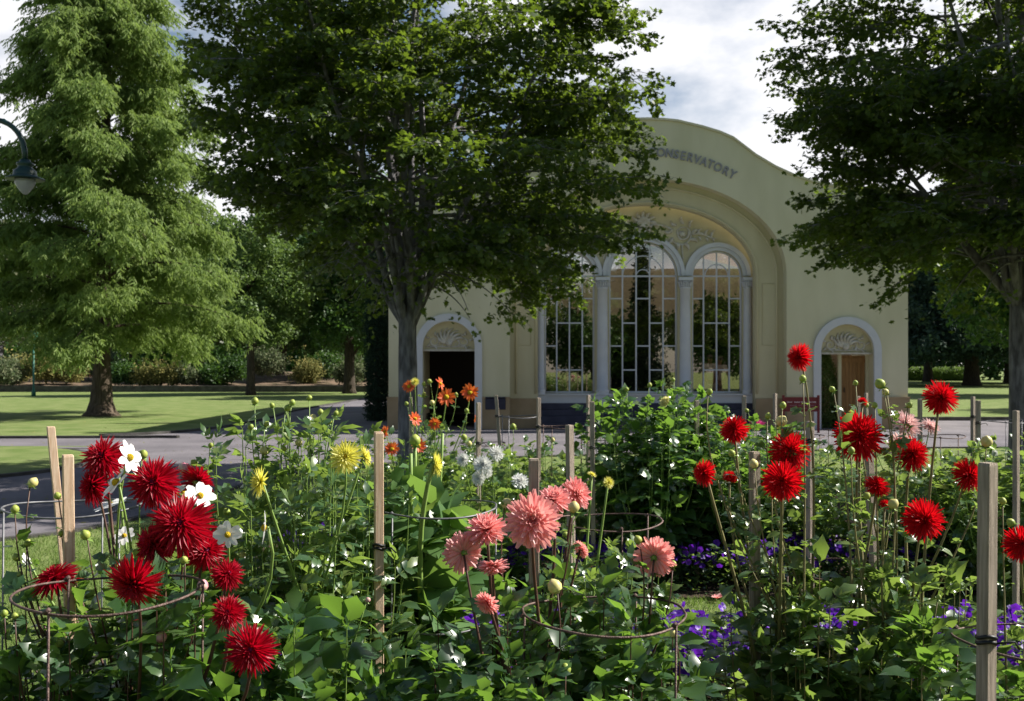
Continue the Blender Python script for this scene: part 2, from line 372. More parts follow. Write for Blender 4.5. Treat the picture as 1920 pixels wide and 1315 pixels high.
big = arch(XC, 259.5 / S0, fz(512), 0, 40, 177 / S0)
dl = arch(fx(841.5), 49 / S0, fz(651), 0, 20, 48 / S0)
dr = arch(fx(1588), 50 / S0, fz(658), 0, 20, 50 / S0)
# the facade outline runs round the openings at ground level
outl = [(XL, 0)] + left[::-1] + right[1:] + [(XR, 0)] + dr[::-1] + big[::-1] + dl[::-1]
shape2d('facade_wall', [outl], Y0, Y0 + .35, M['cream'], B)
# coping along the parapet
mb = MB()
for i, (p, q) in enumerate(zip((left[::-1] + right[1:])[:-1], (left[::-1] + right[1:])[1:])):
    mb.add([(p[0], Y0 - .05, p[1] + .003), (q[0], Y0 - .05, q[1] + .003), (q[0], Y0 + .4, q[1] + .003), (p[0], Y0 + .4, p[1] + .003),
            (p[0], Y0 - .05, p[1] + .06), (q[0], Y0 - .05, q[1] + .06), (q[0], Y0 + .4, q[1] + .06), (p[0], Y0 + .4, p[1] + .06)],
           [(0, 1, 5, 4), (2, 3, 7, 6), (4, 5, 6, 7), (3, 2, 1, 0)])
mb.build('coping', M['cream'], B)
# splayed ring
big2 = arch(XC, 259.5 / S0 + .25, fz(512), 0, 40, 177 / S0 + .25)
inn = arch(XC, 206 / S0, fz(512), 0, 40, 132 / S0)
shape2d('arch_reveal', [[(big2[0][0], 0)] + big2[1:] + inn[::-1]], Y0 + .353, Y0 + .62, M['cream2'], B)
def rib(pts, r, m, name, par, y, n=6):
    mb = MB(); mb.tube([(x, y, z) for x, z in pts], r, n); return mb.build(name, m, par)
o1 = arch(XC, 259.5 / S0 - .17, fz(512), .95, 40, 177 / S0 - .17)
rib(o1, .035, M['cream2'], 'arch_moulding', B, Y0 + .35)
o2 = arch(XC, 206 / S0 + .06, fz(512), .95, 40, 132 / S0 + .06); rib(o2, .04, M['cream2'], 'arch_moulding', B, Y0 + .35)
for sx in (-1, 1):       # inset panels in the splay, and a second one higher
    cx = XC + sx * 233 / S0
    for z0, z1 in ((fz(647), fz(530)),):
        mb = MB(); q = 13 / S0
        mb.tube([(cx - q, Y0 + .35, z0), (cx + q, Y0 + .35, z0), (cx + q, Y0 + .35, z1), (cx - q, Y0 + .35, z1)], .014, 4, closed=True)
        mb.build('panel_moulding', M['cream2'], B)
# dado: thicker tan band at the foot of the wall
def dado(x0, x1, y=Y0, par=B):
    mb = MB(); mb.box((x0, y - .06, 0), (x1, y - .002, fz(748))); mb.box((x0 - .01, y - .075, fz(748) + .002), (x1 + .01, y - .002, fz(748) + .05)); mb.build('dado', M['dado'], par)
dado(XL - .03, fx(781)); dado(fx(903), XC - 259.5 / S0); dado(XC + 259.5 / S0, fx(1525)); dado(fx(1652), XR + .03)
for sx in (-1, 1):
    x0 = XC + sx * 259.5 / S0; x1 = XC + sx * 207 / S0
    mb = MB(); mb.box((min(x0, x1) + .004, Y0 + .31, 0), (max(x0, x1), Y0 + .35, fz(748))); mb.build('dado', M['dado'], B)
# window wall
aw = arch(wx(1344), 47 / Sw, wz(518), wz(738), 24); ac = arch(wx(1205.7), 64 / Sw, wz(518), wz(738), 28); al = arch(wx(1067.8), 47 / Sw, wz(518), wz(738), 24)
big3 = arch(XC, 206 / S0 + .3, fz(512), 0, 40, 132 / S0 + .3)
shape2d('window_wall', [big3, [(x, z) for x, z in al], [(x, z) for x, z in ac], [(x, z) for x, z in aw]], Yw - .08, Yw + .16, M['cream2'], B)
M['glass'] = bpy.data.materials.new('window_glass'); M['glass'].use_nodes = True
t = M['glass'].node_tree; t.nodes.clear()
gl = t.nodes.new('ShaderNodeBsdfGlossy'); gl.inputs['Roughness'].default_value = .012; gl.inputs['Color'].default_value = (.88, .80, .76, 1)
tp = t.nodes.new('ShaderNodeBsdfTransparent'); tp.inputs['Color'].default_value = (.55, .5, .46, 1)
mi = t.nodes.new('ShaderNodeMixShader'); mi.inputs[0].default_value = .38; oo = t.nodes.new('ShaderNodeOutputMaterial')
t.links.new(tp.outputs[0], mi.inputs[1]); t.links.new(gl.outputs[0], mi.inputs[2]); t.links.new(mi.outputs[0], oo.inputs[0])
def window(cxp, rp, cols, stag, arcs, apx, lab):
    cx = wx(cxp); r = rp / Sw; zs, zb = wz(518), wz(738)
    mb = MB(); Y = Yw + .05
    op = arch(cx, r - .02, zs, zb + .02, 24)
    mb.tube([(x, Y, z) for x, z in op] , .035, 4); mb.tube([(cx - r, Y, zb + .03), (cx + r, Y, zb + .03)], .04, 4)
    f = mb.build('window', M['greywhite'], B); f['label'] = lab
    gm = MB(); gl_ = arch(cx, r - .005, zs, zb, 24); gm.add([(x, Y + .02, z) for x, z in gl_], [tuple(range(len(gl_)))]); gm.build('pane', M['glass'], f)
    bm = MB(); t_ = .018
    def bar(x0, z0, x1, z1, tt=t_):
        if x0 == x1: bm.box((x0 - tt, Y - .03, z0), (x0 + tt, Y + .012, z1))
        else: bm.box((x0 + t_ * 1.02, Y - .028, z0 - tt), (x1 - t_ * 1.02, Y + .01, z0 + tt))
    xs = [wx(q) for q in cols]
    for x in xs:
        zt = zs + math.sqrt(max(0, (r - .03)**2 - (x - cx)**2)); bar(x, zb, x, zt)
    ed = [cx - r + .02] + xs + [cx + r - .02]
    for i in range(len(ed) - 1):
        bar(ed[i], zs, ed[i + 1], zs, .02)
        for py in stag[i]: bar(ed[i], wz(py), ed[i + 1], wz(py))
    for a in arcs:
        ra = a / Sw; bm.tube([(cx - ra * math.cos(math.pi * i / 20), Y - .01, zs + ra * math.sin(math.pi * i / 20)) for i in range(21)], .02, 4)
    bm.build('glazing_bar', M['greywhite'], f)
o_, e_ = (560, 649), (606, 694)
window(1344, 47, (1319.5, 1344, 1367.8), (o_, e_, e_, o_), (22,), 0, 'right hand arched window with four columns of panes')
window(1205.7, 64, (1167.4, 1193, 1218.3, 1243.6), (o_, e_, o_, e_, o_), (12.6, 38), 0, 'wide middle arched window with five columns of panes')
window(1067.8, 47, (1044, 1067.8, 1092), (o_, e_, e_, o_), (22,), 0, 'left hand arched window with four columns of panes')
# white archivolts round the window heads
for cxp, rp, ww in ((1344, 47, 15), (1205.7, 64, 14), (1067.8, 47, 15)):
    for r0, r1, d in ((0, ww * .45, .03), (ww * .45, ww, .07)):
        n = 28; cx = wx(cxp); ri, ro = (rp + r0) / Sw, (rp + r1 - .3) / Sw
        lp = [(cx - ro * math.cos(math.pi * i / n), wz(518) + ro * math.sin(math.pi * i / n)) for i in range(n + 1)]
        li = [(cx - ri * math.cos(math.pi * i / n), wz(518) + ri * math.sin(math.pi * i / n)) for i in range(n + 1)]
        shape2d('archivolt', [lp + li[::-1]], Yw - .082 - d, Yw - .083, M['white'], B)
# columns
def column(px, rr, half=False):
    x = wx(px); zt = wz(524); zb_ = wz(742)
    mb = MB(); p = [(rr * 1.30, zb_), (rr * 1.30, zb_ + .05), (rr * 1.12, zb_ + .09), (rr * 1.2, zb_ + .13), (rr, zb_ + .18)]
    p += [(rr * (1 - .12 * t), zb_ + .18 + (zt - .28 - zb_ - .18) * t) for t in (0, .33, .66, 1)]
    p += [(rr * 1.02, zt - .27), (rr * 1.02, zt - .24), (rr * .88, zt - .22), (rr * .92, zt - .15), (rr * 1.1, zt - .05)]
    mb.lathe(p, (x, Yw - .10, 0), 24); c = mb.build('column', M['white'], B)
    mb = MB(); q = rr * 1.25; mb.box((x - q, Yw - .1 - q, zt - .05), (x + q, Yw - .083, zt + .04))
    for k in range(9):      # acanthus curls of the capital
        a = math.pi * (1 + k / 8); cx, cy = x + rr * 1.0 * math.cos(a), Yw - .1 + rr * 1.0 * math.sin(a)
        mb.tube(bez((cx, cy, zt - .22), (cx, cy, zt - .12), (x + rr * 1.2 * math.cos(a), Yw - .1 + rr * 1.2 * math.sin(a), zt - .05), (x + rr * 1.35 * math.cos(a), Yw - .1 + rr * 1.35 * math.sin(a), zt - .10), 6), .022, 5)
    mb.build('capital', M['white'], B)
    mb = MB(); q = rr * 1.5; mb.box((x - q, Yw - .1 - q * .9, wz(762)), (x + q, Yw - .083, zb_ - .002)); mb.build('column_base', M['white'], B)
column(1129, .155); column(1283.5, .155); column(1012.5, .12); column(1400, .12)
mb = MB(); mb.box((wx(1004), Yw - .2, wz(758)), (wx(1410), Yw - .084, wz(741))); mb.box((wx(1004), Yw - .26, wz(741)), (wx(1410), Yw - .084, wz(738) - .003)); mb.build('window_sill', M['white'], B)
# dark stepped plinth under the windows
for i in range(4):
    mb = MB(); mb.box((wx(1006), Y0 + .1 + .17 * i, i * .17 + .002 * i), (wx(1411), Yw - .21, (i + 1) * .17)); o = mb.build('step', M['step'], B)
# plaster relief over the windows: scrolls, leaves and a shield on each spandrel
def scroll(mb, cx, cz, r, turns, a0, sgn, y, th=.03):
    pts = []; n = int(24 * turns)
    for i in range(n + 1):
        t = i / n; a = a0 + sgn * t * turns * 2 * math.pi; rr_ = r * (1 - .85 * t); pts.append((cx + rr_ * math.cos(a), y, cz + rr_ * math.sin(a)))
    mb.tube(pts, [th * (1 - .5 * i / n) for i in range(n + 1)], 5)
def leafblob(mb, x, z, L_, a, y, th=.03):
    p = bez((x, y, z), (x + L_ * .4 * math.cos(a + .5), y - .03, z + L_ * .4 * math.sin(a + .5)), (x + L_ * .8 * math.cos(a + .3), y - .04, z + L_ * .8 * math.sin(a + .3)), (x + L_ * math.cos(a - .2), y, z + L_ * math.sin(a - .2)), 6)
    mb.tube(p, [th * .5, th * 1.2, th * 1.4, th * 1.2, th, th * .6, th * .2], 6)
yr = Yw - .1
for sx in (-1, 1):
    cx, cz = wx(1205.7 + sx * 72), wz(440)
    mb = MB(); scroll(mb, cx, cz, .34, 1.3, R(200), sx, yr); scroll(mb, cx, cz, .2, 1, R(20), -sx, yr, .035)
    for k in range(9): leafblob(mb, cx + .28 * math.cos(k * .7), cz + .28 * math.sin(k * .7), .22, k * .7 + .6 * sx, yr, .035)
    mb.lathe([(0.01, 0), (.09, .02), (.06, .06), (.01, .08)], (cx, yr, cz), 12, axis=(0, -1, 0))
    pts = bez((cx + sx * .3, yr, cz - .02), (cx + sx * .55, yr, cz + .1), (cx + sx * .7, yr, cz - .12), (cx + sx * 1.0, yr, cz - .14), 12); mb.tube(pts, [.035] * 6 + [.028] * 4 + [.02, .015, .008], 5)
    for q in (.45, .65, .82): 
        leafblob(mb, cx + sx * q, cz + .04 - q * .14, .2, R(70) if sx > 0 else R(110), yr, .028); leafblob(mb, cx + sx * q, cz - .02 - q * .12, .13, R(-60) if sx > 0 else R(240), yr, .022)
    mb.tube(bez((cx, yr, cz - .3), (cx, yr, cz - .45), (cx + sx * .02, yr, cz - .55), (cx + sx * .03, yr, cz - .7), 8), .022, 5)
    mb.tube(bez((cx - sx * .25, yr, cz + .1), (cx - sx * .5, yr, cz + .3), (cx - sx * .7, yr, cz + .2), (cx - sx * .95, yr, cz + .32), 10), .03, 5)
    mb.build('relief', M['relief'], B)
mb = MB(); cz = wz(420); cx = wx(1205.7)
mb.lathe([(.02, 0), (.2, .01), (.17, .05), (.05, .08), (.01, .085)], (cx, yr, cz), 20, axis=(0, -1, 0))
for k in range(12): leafblob(mb, cx + .17 * math.cos(k * math.pi / 6), cz + .15 * math.sin(k * math.pi / 6), .2, k * math.pi / 6, yr, .035)
mb.build('relief', M['relief'], B)
# lettering along the curve
def letter(ch, x, z, ang, h, mat_, par, y, ext=.03, name='letter'):
    cu = bpy.data.curves.new(name, 'FONT'); cu.body = ch; cu.size = h * 1.38; cu.extrude = ext / 2; cu.align_x = 'CENTER'; cu.offset = .007
    tt = bpy.data.objects.new(name, cu); C.objects.link(tt); me = bpy.data.meshes.new_from_object(tt); bpy.data.objects.remove(tt)
    me.transform(Matrix.Translation((x, y, z)) @ Matrix.Rotation(-ang, 4, 'Y') @ Matrix.Rotation(R(90), 4, 'X') @ Matrix.Diagonal((.86, 1, 1, 1))); me.materials.clear(); me.materials.append(mat_)
    return link(name, me, par)
word = 'CONSERVATORY'; lx = [1223, 1238.5, 1254, 1267, 1279, 1292, 1305, 1317.5, 1329.5, 1343, 1357.5, 1370]
lt = empty('tmp', (0, 0, 0), None, None); bpy.data.objects.remove(lt)
def lyc(px): d = (px - 1215.5); return 293 + .00172 * d * d          # baseline of the letters in picture rows
for ch, px in zip(word, lx):
    d = px - 1215.5; letter(ch, fx(px), fz(lyc(px)), -math.atan(.00344 * d), .235, M['letter'], B, Y0 - .018, .04)
# arched door surrounds with plaster fans, doors and lobbies
def doorway(cxp, hw, zsp_py, head_py, right_):
    cx = fx(cxp); r = hw / S0; zs = fz(zsp_py); ro = r + 13.5 / S0
    l_o = arch(cx, ro, zs, 0, 24); l_i = arch(cx, r - .004, zs, 0, 24)
    s = shape2d('door_surround', [l_o + l_i[::-1]], Y0 - .08, Y0 - .003, M['white'], B)
    n = 24; lun = [(cx - r * math.cos(math.pi * i / n), zs + r * math.sin(math.pi * i / n)) for i in range(n + 1)]
    zh = fz(head_py)
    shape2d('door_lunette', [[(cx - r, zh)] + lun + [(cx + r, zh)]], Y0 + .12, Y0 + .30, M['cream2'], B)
    mb = MB(); y = Y0 + .11; c0 = zs + .06
    mb.box((cx - r + .003, Y0 + .05, zh - .05), (cx + r - .003, Y0 + .30, zh - .003)); 
    for k in range(7):
        a = R(30 + k * 20); leafblob(mb, cx + .05 * math.cos(a), c0 + .05, .36 + .06 * math.sin(a), a - .1, y, .035)
    for sx in (-1, 1):
        scroll(mb, cx + sx * r * .58, c0 + .1, .17, 1.4, R(90), sx, y, .028); scroll(mb, cx + sx * r * .3, c0 + .02, .1, 1, R(90), -sx, y, .024)
        for k in range(5): leafblob(mb, cx + sx * r * .58 + .15 * math.cos(k * 1.2), c0 + .1 + .15 * math.sin(k * 1.2), .12, k * 1.2 + .5, y, .022)
    mb.tube([(cx - r * .8, y, c0 - .05), (cx + r * .8, y, c0 - .05)], .02, 5)
    mb.lathe([(.01, 0), (.1, .02), (.07, .06), (.01, .07)], (cx, y, c0 + .06), 12, axis=(0, -1, 0))
    mb.build('relief', M['relief'], B)
doorway(841.5, 49, 651, 655, False); doorway(1588, 50, 658, 661, True)
# lobby walls behind each door
mb = MB(); x0, x1 = fx(792), fx(891); mb.box((x0 - .12, Y0 + .353, 0), (x0 - .004, Y0 + 2.4, 2.6)); mb.build('lobby_wall', M['cream2'], B)
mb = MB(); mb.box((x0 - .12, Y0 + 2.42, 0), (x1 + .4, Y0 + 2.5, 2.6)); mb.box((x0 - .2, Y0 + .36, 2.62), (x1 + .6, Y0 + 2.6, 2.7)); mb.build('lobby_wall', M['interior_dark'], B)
x0, x1 = fx(1538), fx(1638)
mb = MB(); mb.box((x1 + .004, Y0 + .353, 0), (x1 + .12, Y0 + 1.2, 2.6)); mb.build('lobby_wall', M['cream2'], B)
mb = MB(); mb.box((fx(1580), Y0 + .353, 0), (fx(1586), Y0 + .45, fz(661))); mb.box((fx(1632), Y0 + .353, 0), (fx(1638), Y0 + .45, fz(661))); mb.build('door_frame', M['cream'], B)
mb = MB(); a, b = fx(1586) + .005, fx(1632) - .005; k = 6
for i in range(k): mb.box((a + (b - a) * i / k + .004, Y0 + .40, .02), (a + (b - a) * (i + 1) / k - .004, Y0 + .44, fz(667)))
mb.box((a, Y0 + .385, .25), (b, Y0 + .398, .37)); mb.box((a, Y0 + .385, 1.8), (b, Y0 + .398, 1.92)); mb.box((a, Y0 + .441, .02), (b, Y0 + .45, fz(667)))
door = mb.build('door', M['wood'], B)
mb = MB(); mb.tube([(a + .07, Y0 + .36, .98), (a + .07, Y0 + .36, 1.12)], .012, 6); mb.build('handle', M['tie'], door)
mb = MB(); mb.box((x0 - .15, Y0 + 2.6, 0), (x1 + .3, Y0 + 2.7, 3.0)); mb.build('lobby_wall', M['inner'], B)
# vent in the dado
mb = MB(); mb.box((fx(910), Y0 - .075, fz(768)), (fx(948), Y0 - .063, fz(743) - .02))
for i in range(7): zz = fz(767) + i * .05; mb.box((fx(911), Y0 - .085, zz), (fx(947), Y0 - .0755, zz + .025))
mb.build('vent', M['step'], B)
# long body behind
mb = MB()
mb.box((XL + .05, Y0 + .36, 0), (XL + .30, 43, 5.75)); mb.box((XR - .30, Y0 + .36, 0), (XR - .05, 43, 5.75)); mb.box((XL + .31, 42.7, 0), (XR - .31, 43, 5.9))
mb.build('side_wall', M['cream'], B)
mb = MB(); mb.add([(XL - .05, Yw + .2, 5.8), (XC, Yw + .2, 7.55), (XC, 43.2, 7.55), (XL - .05, 43.2, 5.8), (XR + .05, Yw + .2, 5.8), (XR + .05, 43.2, 5.8)], [(0, 1, 2, 3), (1, 4, 5, 2)])
mb.build('roof', M['roof'], B)
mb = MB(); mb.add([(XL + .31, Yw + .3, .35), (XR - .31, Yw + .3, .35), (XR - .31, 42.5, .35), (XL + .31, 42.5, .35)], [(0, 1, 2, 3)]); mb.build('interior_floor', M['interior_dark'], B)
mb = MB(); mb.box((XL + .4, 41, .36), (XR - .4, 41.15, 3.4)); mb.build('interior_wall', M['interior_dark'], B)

# ------------------------------------------------------------------ red notice board by the right door
s = F / 25.2
sx0, sx1 = (1467 - 960) / s, (1536 - 960) / s; zt = CAMZ - (745 - HY) / s; zb_ = CAMZ - (772 - HY) / s
sg = empty('notice_board', ((sx0 + sx1) / 2, 25.2, 0), 'low maroon notice board on two posts in front of the cream wall', 'sign')
mb = MB(); mb.box((sx0 + .05, 25.18, zb_), (sx1 - .05, 25.21, zt)); mb.build('board', M['signred'], sg)
for x in (sx0 + .022, sx1 - .022):
    mb = MB(); mb.box((x - .026, 25.165, 0), (x + .026, 25.225, zt + .05)); mb.build('post', M['signred'], sg)
def wordrow(z, xs, h, m):
    for a, b in xs:
        mb = MB(); x = sx0 + a * (sx1 - sx0); e = sx0 + b * (sx1 - sx0)
        while x < e - .012:
            q = random.uniform(.014, .02); hh = h * random.choice((1, 1, .75)); mb.box((x, 25.174, z), (min(x + q, e), 25.1795, z + hh)); x += q + .007
        mb.build('lettering', m, sg)
hh = zt - zb_
wordrow(zt - hh * .38, ((.12, .27), (.32, .47), (.5, .62), (.66, .78), (.81, .92)), .03, M['signtext'])
wordrow(zt - hh * .60, ((.2, .38), (.43, .56), (.6, .7), (.75, .9)), .024, M['signtext2']); wordrow(zt - hh * .80, ((.42, .55), (.6, .68), (.8, .92)), .022, M['signtext2'])

# ------------------------------------------------------------------ lamps
lp = empty('street_lamp', (-8.05, 14, 0), 'dark green swan-neck park lamp with bell hood at the left edge', 'lamp')
mb = MB(); mb.lathe([(.16, 0), (.16, .3), (.1, .5), (.07, .9), (.05, 3.9), (.06, 3.95), (.05, 4.0), (.045, 4.5)], (-8.05, 14, 0), 16); mb.build('pole', M['lamp_green'], lp)
hx, hz = (47 - 960) / F * 14, CAMZ + (690 - 300) / F * 14
mb = MB(); mb.tube(bez((-8.05, 14, 4.4), (-8.0, 14, 5.25), (hx + .02, 14, 5.45), (hx, 14, hz), 20), .038, 10)
pts = [(hx - .34 + .11 * math.cos(a * .5) * (1 - a / 14), 14, 5.07 + .1 * math.sin(a * .5) * (1 - a / 14)) for a in range(10)]; mb.tube(pts, .012, 5); mb.build('arm', M['lamp_green'], lp)
mb = MB(); q = 14 / F
mb.lathe([(9 * q, 0), (10 * q, -4 * q), (15 * q, -6 * q), (15 * q, -10 * q), (12 * q, -12 * q), (14 * q, -16 * q), (20 * q, -21 * q), (21 * q, -28 * q), (21 * q, -30 * q), (34 * q, -35 * q), (35 * q, -37 * q), (20 * q, -36 * q)], (hx, 14, hz), 28); mb.build('hood', M['lamp_green'], lp)
mb = MB(); mb.lathe([(18 * q, -37 * q), (18 * q, -44 * q), (14 * q, -52 * q), (8 * q, -60 * q), (4 * q, -64 * q), (.5 * q, -65 * q)], (hx, 14, hz), 24); mb.build('globe', M['globe'], lp)
Yp = 58; xp = (63 - 960) / F * Yp
lp = empty('lamp_post', (xp, Yp, 0), 'distant thin bright green post in front of the garden bank', 'lamp post')
mb = MB(); mb.lathe([(.12, 0), (.12, .25), (.055, .5), (.05, 3.2)], (xp, Yp, 0), 10); mb.build('pole', M['pole_green'], lp)
mb = MB(); mb.lathe([(.05, 3.2), (.2, 3.3), (.24, 3.7), (.05, 3.9)], (xp, Yp, 0), 10); mb.build('lantern', M['pole_green'], lp)

# ------------------------------------------------------------------ low stone wall and garden bank behind the left lawn
mb = MB(); mb.box((-60, 68, 0), (-6.2, 68.5, .42)); o = mb.build('garden_wall', M['kerb']); tag(o, 'long low dark stone edging wall behind the left lawn', 'wall')
mb = MB(); nx, ny = 60, 12; vs = []; fs = []
for j in range(ny + 1):
    for i in range(nx + 1):
        x = -70 + i * 1.3; y = 68.5 + j * 2.5; vs.append((x, y, .35 + .9 * (j / ny) ** .8 + random.uniform(-.1, .1)))
for j in range(ny):
    for i in range(nx): a = j * (nx + 1) + i; fs.append((a, a + 1, a + nx + 2, a + nx + 1))
mb.add(vs, fs, 0, True); struct('garden_bank', mb, M['gravel'])
# small brick pavilion glimpsed under the cypress
pv = P(132, 690, 86); b = empty('pavilion', (pv.x, 86, 1.0), 'small red brick pavilion with grey roof glimpsed beyond the bald cypress', 'building')
mb = MB(); mb.box((pv.x - 1.6, 86, .8), (pv.x + 1.6, 89, 2.3)); mb.build('wall', M['brick'], b)
mb = MB(); mb.add([(pv.x - 2, 85.6, 2.3), (pv.x + 2, 85.6, 2.3), (pv.x + 2, 89.4, 2.3), (pv.x - 2, 89.4, 2.3), (pv.x, 87.5, 3.4)], [(0, 1, 4), (1, 2, 4), (2, 3, 4), (3, 0, 4), (3, 2, 1, 0)]); mb.build('roof', M['slate'], b)

# ------------------------------------------------------------------ visitors inside the glass
def skinned(name, joints, edges, m, parent, sub=2):
    me = bpy.data.meshes.new(name); me.from_pydata([j[0] for j in joints], edges, []); t = bpy.data.objects.new(name, me); C.objects.link(t)
    sk = t.modifiers.new('s', 'SKIN'); 
    for i, j in enumerate(joints): 
        v = me.skin_vertices[0].data[i]; v.radius = j[1] if hasattr(j[1], '__len__') else (j[1], j[1]); v.use_root = (i == 0)
    t.modifiers.new('u', 'SUBSURF').levels = sub
    dg = bpy.context.evaluated_depsgraph_get(); dg.update(); r = bpy.data.meshes.new_from_object(t.evaluated_get(dg)); bpy.data.objects.remove(t)
    r.materials.clear(); r.materials.append(m); r.polygons.foreach_set('use_smooth', [True] * len(r.polygons)); r.name = name
    return link(name, r, parent)
def person(x, y, z, h, shirt, shorts, label, bend):
    k = h / 1.7; Q = lambda a, b, c: (x + a * k, y + b * k, z + c * k)
    p = empty('person', (x, y, z), label, 'person')
    J = [(Q(0, 0, .93), .13 * k), (Q(0, -.01, 1.12), .115 * k), (Q(0, .01, 1.32), .13 * k), (Q(0, .01, 1.43), .07 * k), (Q(0, 0, 1.50), .05 * k), (Q(0, -.02, 1.58), .085 * k), (Q(0, -.02, 1.66), .07 * k),
         (Q(-.17, .01, 1.39), .055 * k), (Q(-.24, .02 - bend, 1.14), .042 * k), (Q(-.2, .12, .95 + bend), .034 * k), (Q(-.19, .17, .90 + bend), .03 * k),
         (Q(.17, .01, 1.39), .055 * k), (Q(.25, .02, 1.13), .042 * k), (Q(.22, .10 - bend, .92), .034 * k), (Q(.22, .14, .86), .03 * k),
         (Q(-.09, 0, .85), .09 * k), (Q(-.10, .02, .48), .06 * k), (Q(-.10, -.02, .10), .038 * k), (Q(-.10, .10, .04), .035 * k),
         (Q(.09, 0, .85), .09 * k), (Q(.11, .03, .48), .06 * k), (Q(.11, 0, .10), .038 * k), (Q(.11, .12, .04), .035 * k)]
    E = [(0, 1), (1, 2), (2, 3), (3, 4), (4, 5), (5, 6), (2, 7), (7, 8), (8, 9), (9, 10), (2, 11), (11, 12), (12, 13), (13, 14), (0, 15), (15, 16), (16, 17), (17, 18), (0, 19), (19, 20), (20, 21), (21, 22)]
    skinned('body', J, E, M['skin'], p)
    g = .022 * k; G = lambda i, e=1: (J[i][0], J[i][1] + g * e)
    mid = lambda a, b, t: tuple(J[a][0][c] * (1 - t) + J[b][0][c] * t for c in range(3))
    skinned('shirt', [(Q(0, 0, .92), .155 * k), G(1, 1.3), G(2), (Q(0, .01, 1.44), .075 * k), G(7), (mid(7, 8, .6), .065 * k), G(11), (mid(11, 12, .6), .065 * k)], [(0, 1), (1, 2), (2, 3), (2, 4), (4, 5), (2, 6), (6, 7)], shirt, p)
    skinned('shorts', [(Q(0, 0, .96), .145 * k), (Q(-.09, 0, .84), .11 * k), (Q(-.10, .01, .60), .095 * k), (Q(.09, 0, .84), .11 * k), (Q(.11, .02, .60), .095 * k)], [(0, 1), (1, 2), (0, 3), (3, 4)], shorts, p)
    skinned('hair', [(Q(0, -.05, 1.56), .085 * k), (Q(0, -.035, 1.66), .09 * k), (Q(0, -.01, 1.69), .07 * k)], [(0, 1), (1, 2)], M['hair'], p)
    for a, i in ((-.1, 18), (.11, 22)):
        skinned('shoe', [(Q(a, -.03, .045), .045 * k), (Q(a, .09, .04), .045 * k), (Q(a, .15, .035), .035 * k)], [(0, 1), (1, 2)], M['shoe'], p, 1)
Yq = 28.9; sq = F / Yq
person((1331 - 960) / sq, Yq, .36, 1.66, M['cloth_white'], M['cloth_white'], 'person in pale clothes seen behind the right hand window, farther left of the two', .05)
person((1351 - 960) / sq, Yq + .1, .36, 1.62, M['cloth_white'], M['cloth_brown'], 'person in white top and maroon shorts behind the right hand window', 0)
# ------------------------------------------------------------------ trees
def star_leaf():
    a = []
    lob = [(0, .0), (.25, .18), (.12, .48), (.42, .28), (.55, .52), (.68, .22), (1.0, 0.0), (.68, -.22), (.55, -.52), (.42, -.28), (.12, -.48), (.25, -.18)]
    v = np.array([(x, y, -.10 * abs(y) - .08 * x * x) for x, y in lob]); return v, [(0, 1, 2, 3), (0, 3, 4, 5), (0, 5, 6, 7), (0, 7, 8, 9), (0, 9, 10, 11)]
LEAF5 = star_leaf()
LEAFO = (np.array([(0, 0, 0), (.35, .26, .05), (.75, .2, .02), (1, 0, -.1), (.75, -.2, .02), (.35, -.26, .05)]), [(0, 1, 2, 3), (0, 3, 4, 5)])
def clump_tmpl(n=7, seed=1):
    """a little spray of n oval leaves for far trees"""
    g = np.random.default_rng(seed); V = []; Fc = []
    for i in range(n):
        p = g.normal(0, .32, 3); d = g.normal(size=3); d[2] -= .4; d /= np.linalg.norm(d); u = np.cross(d, g.normal(size=3)); u /= np.linalg.norm(u)
        L_ = g.uniform(.3, .5); b = len(V); V += [p, p + d * L_ * .5 + u * L_ * .28, p + d * L_, p + d * L_ * .5 - u * L_ * .28]; Fc.append((b, b + 1, b + 2, b + 3))
    return np.array(V), Fc
CL = [clump_tmpl(8, s) for s in range(3)]
def droop_tmpl(seed, n=11):
    """feathery hanging spray: narrow blades along an arching twig"""
    g = np.random.default_rng(seed); V = []; Fc = []
    for i in range(n):
        t = i / (n - 1); p = np.array([t * .75, g.uniform(-.1, .1), -.5 * t * t]); s = 1 if i % 2 else -1
        d = np.array([.35 + g.uniform(-.1, .2), s * g.uniform(.15, .6), -.65 + g.uniform(-.3, .2)]); d /= np.linalg.norm(d); L_ = g.uniform(.28, .5)
        u = np.cross(d, g.normal(size=3)); u /= np.linalg.norm(u); w_ = .035; b = len(V)
        V += [p - u * w_, p + u * w_, p + d * L_ * .6 + u * w_ * 1.3, p + d * L_, p + d * L_ * .6 - u * w_ * 1.3]; Fc.append((b, b + 1, b + 2, b + 3, b + 4))
    return np.array(V), Fc
DR = [droop_tmpl(s) for s in range(4)]
def interp(tab, z): return float(np.interp(z, [a for a, b in tab], [b for a, b in tab]))

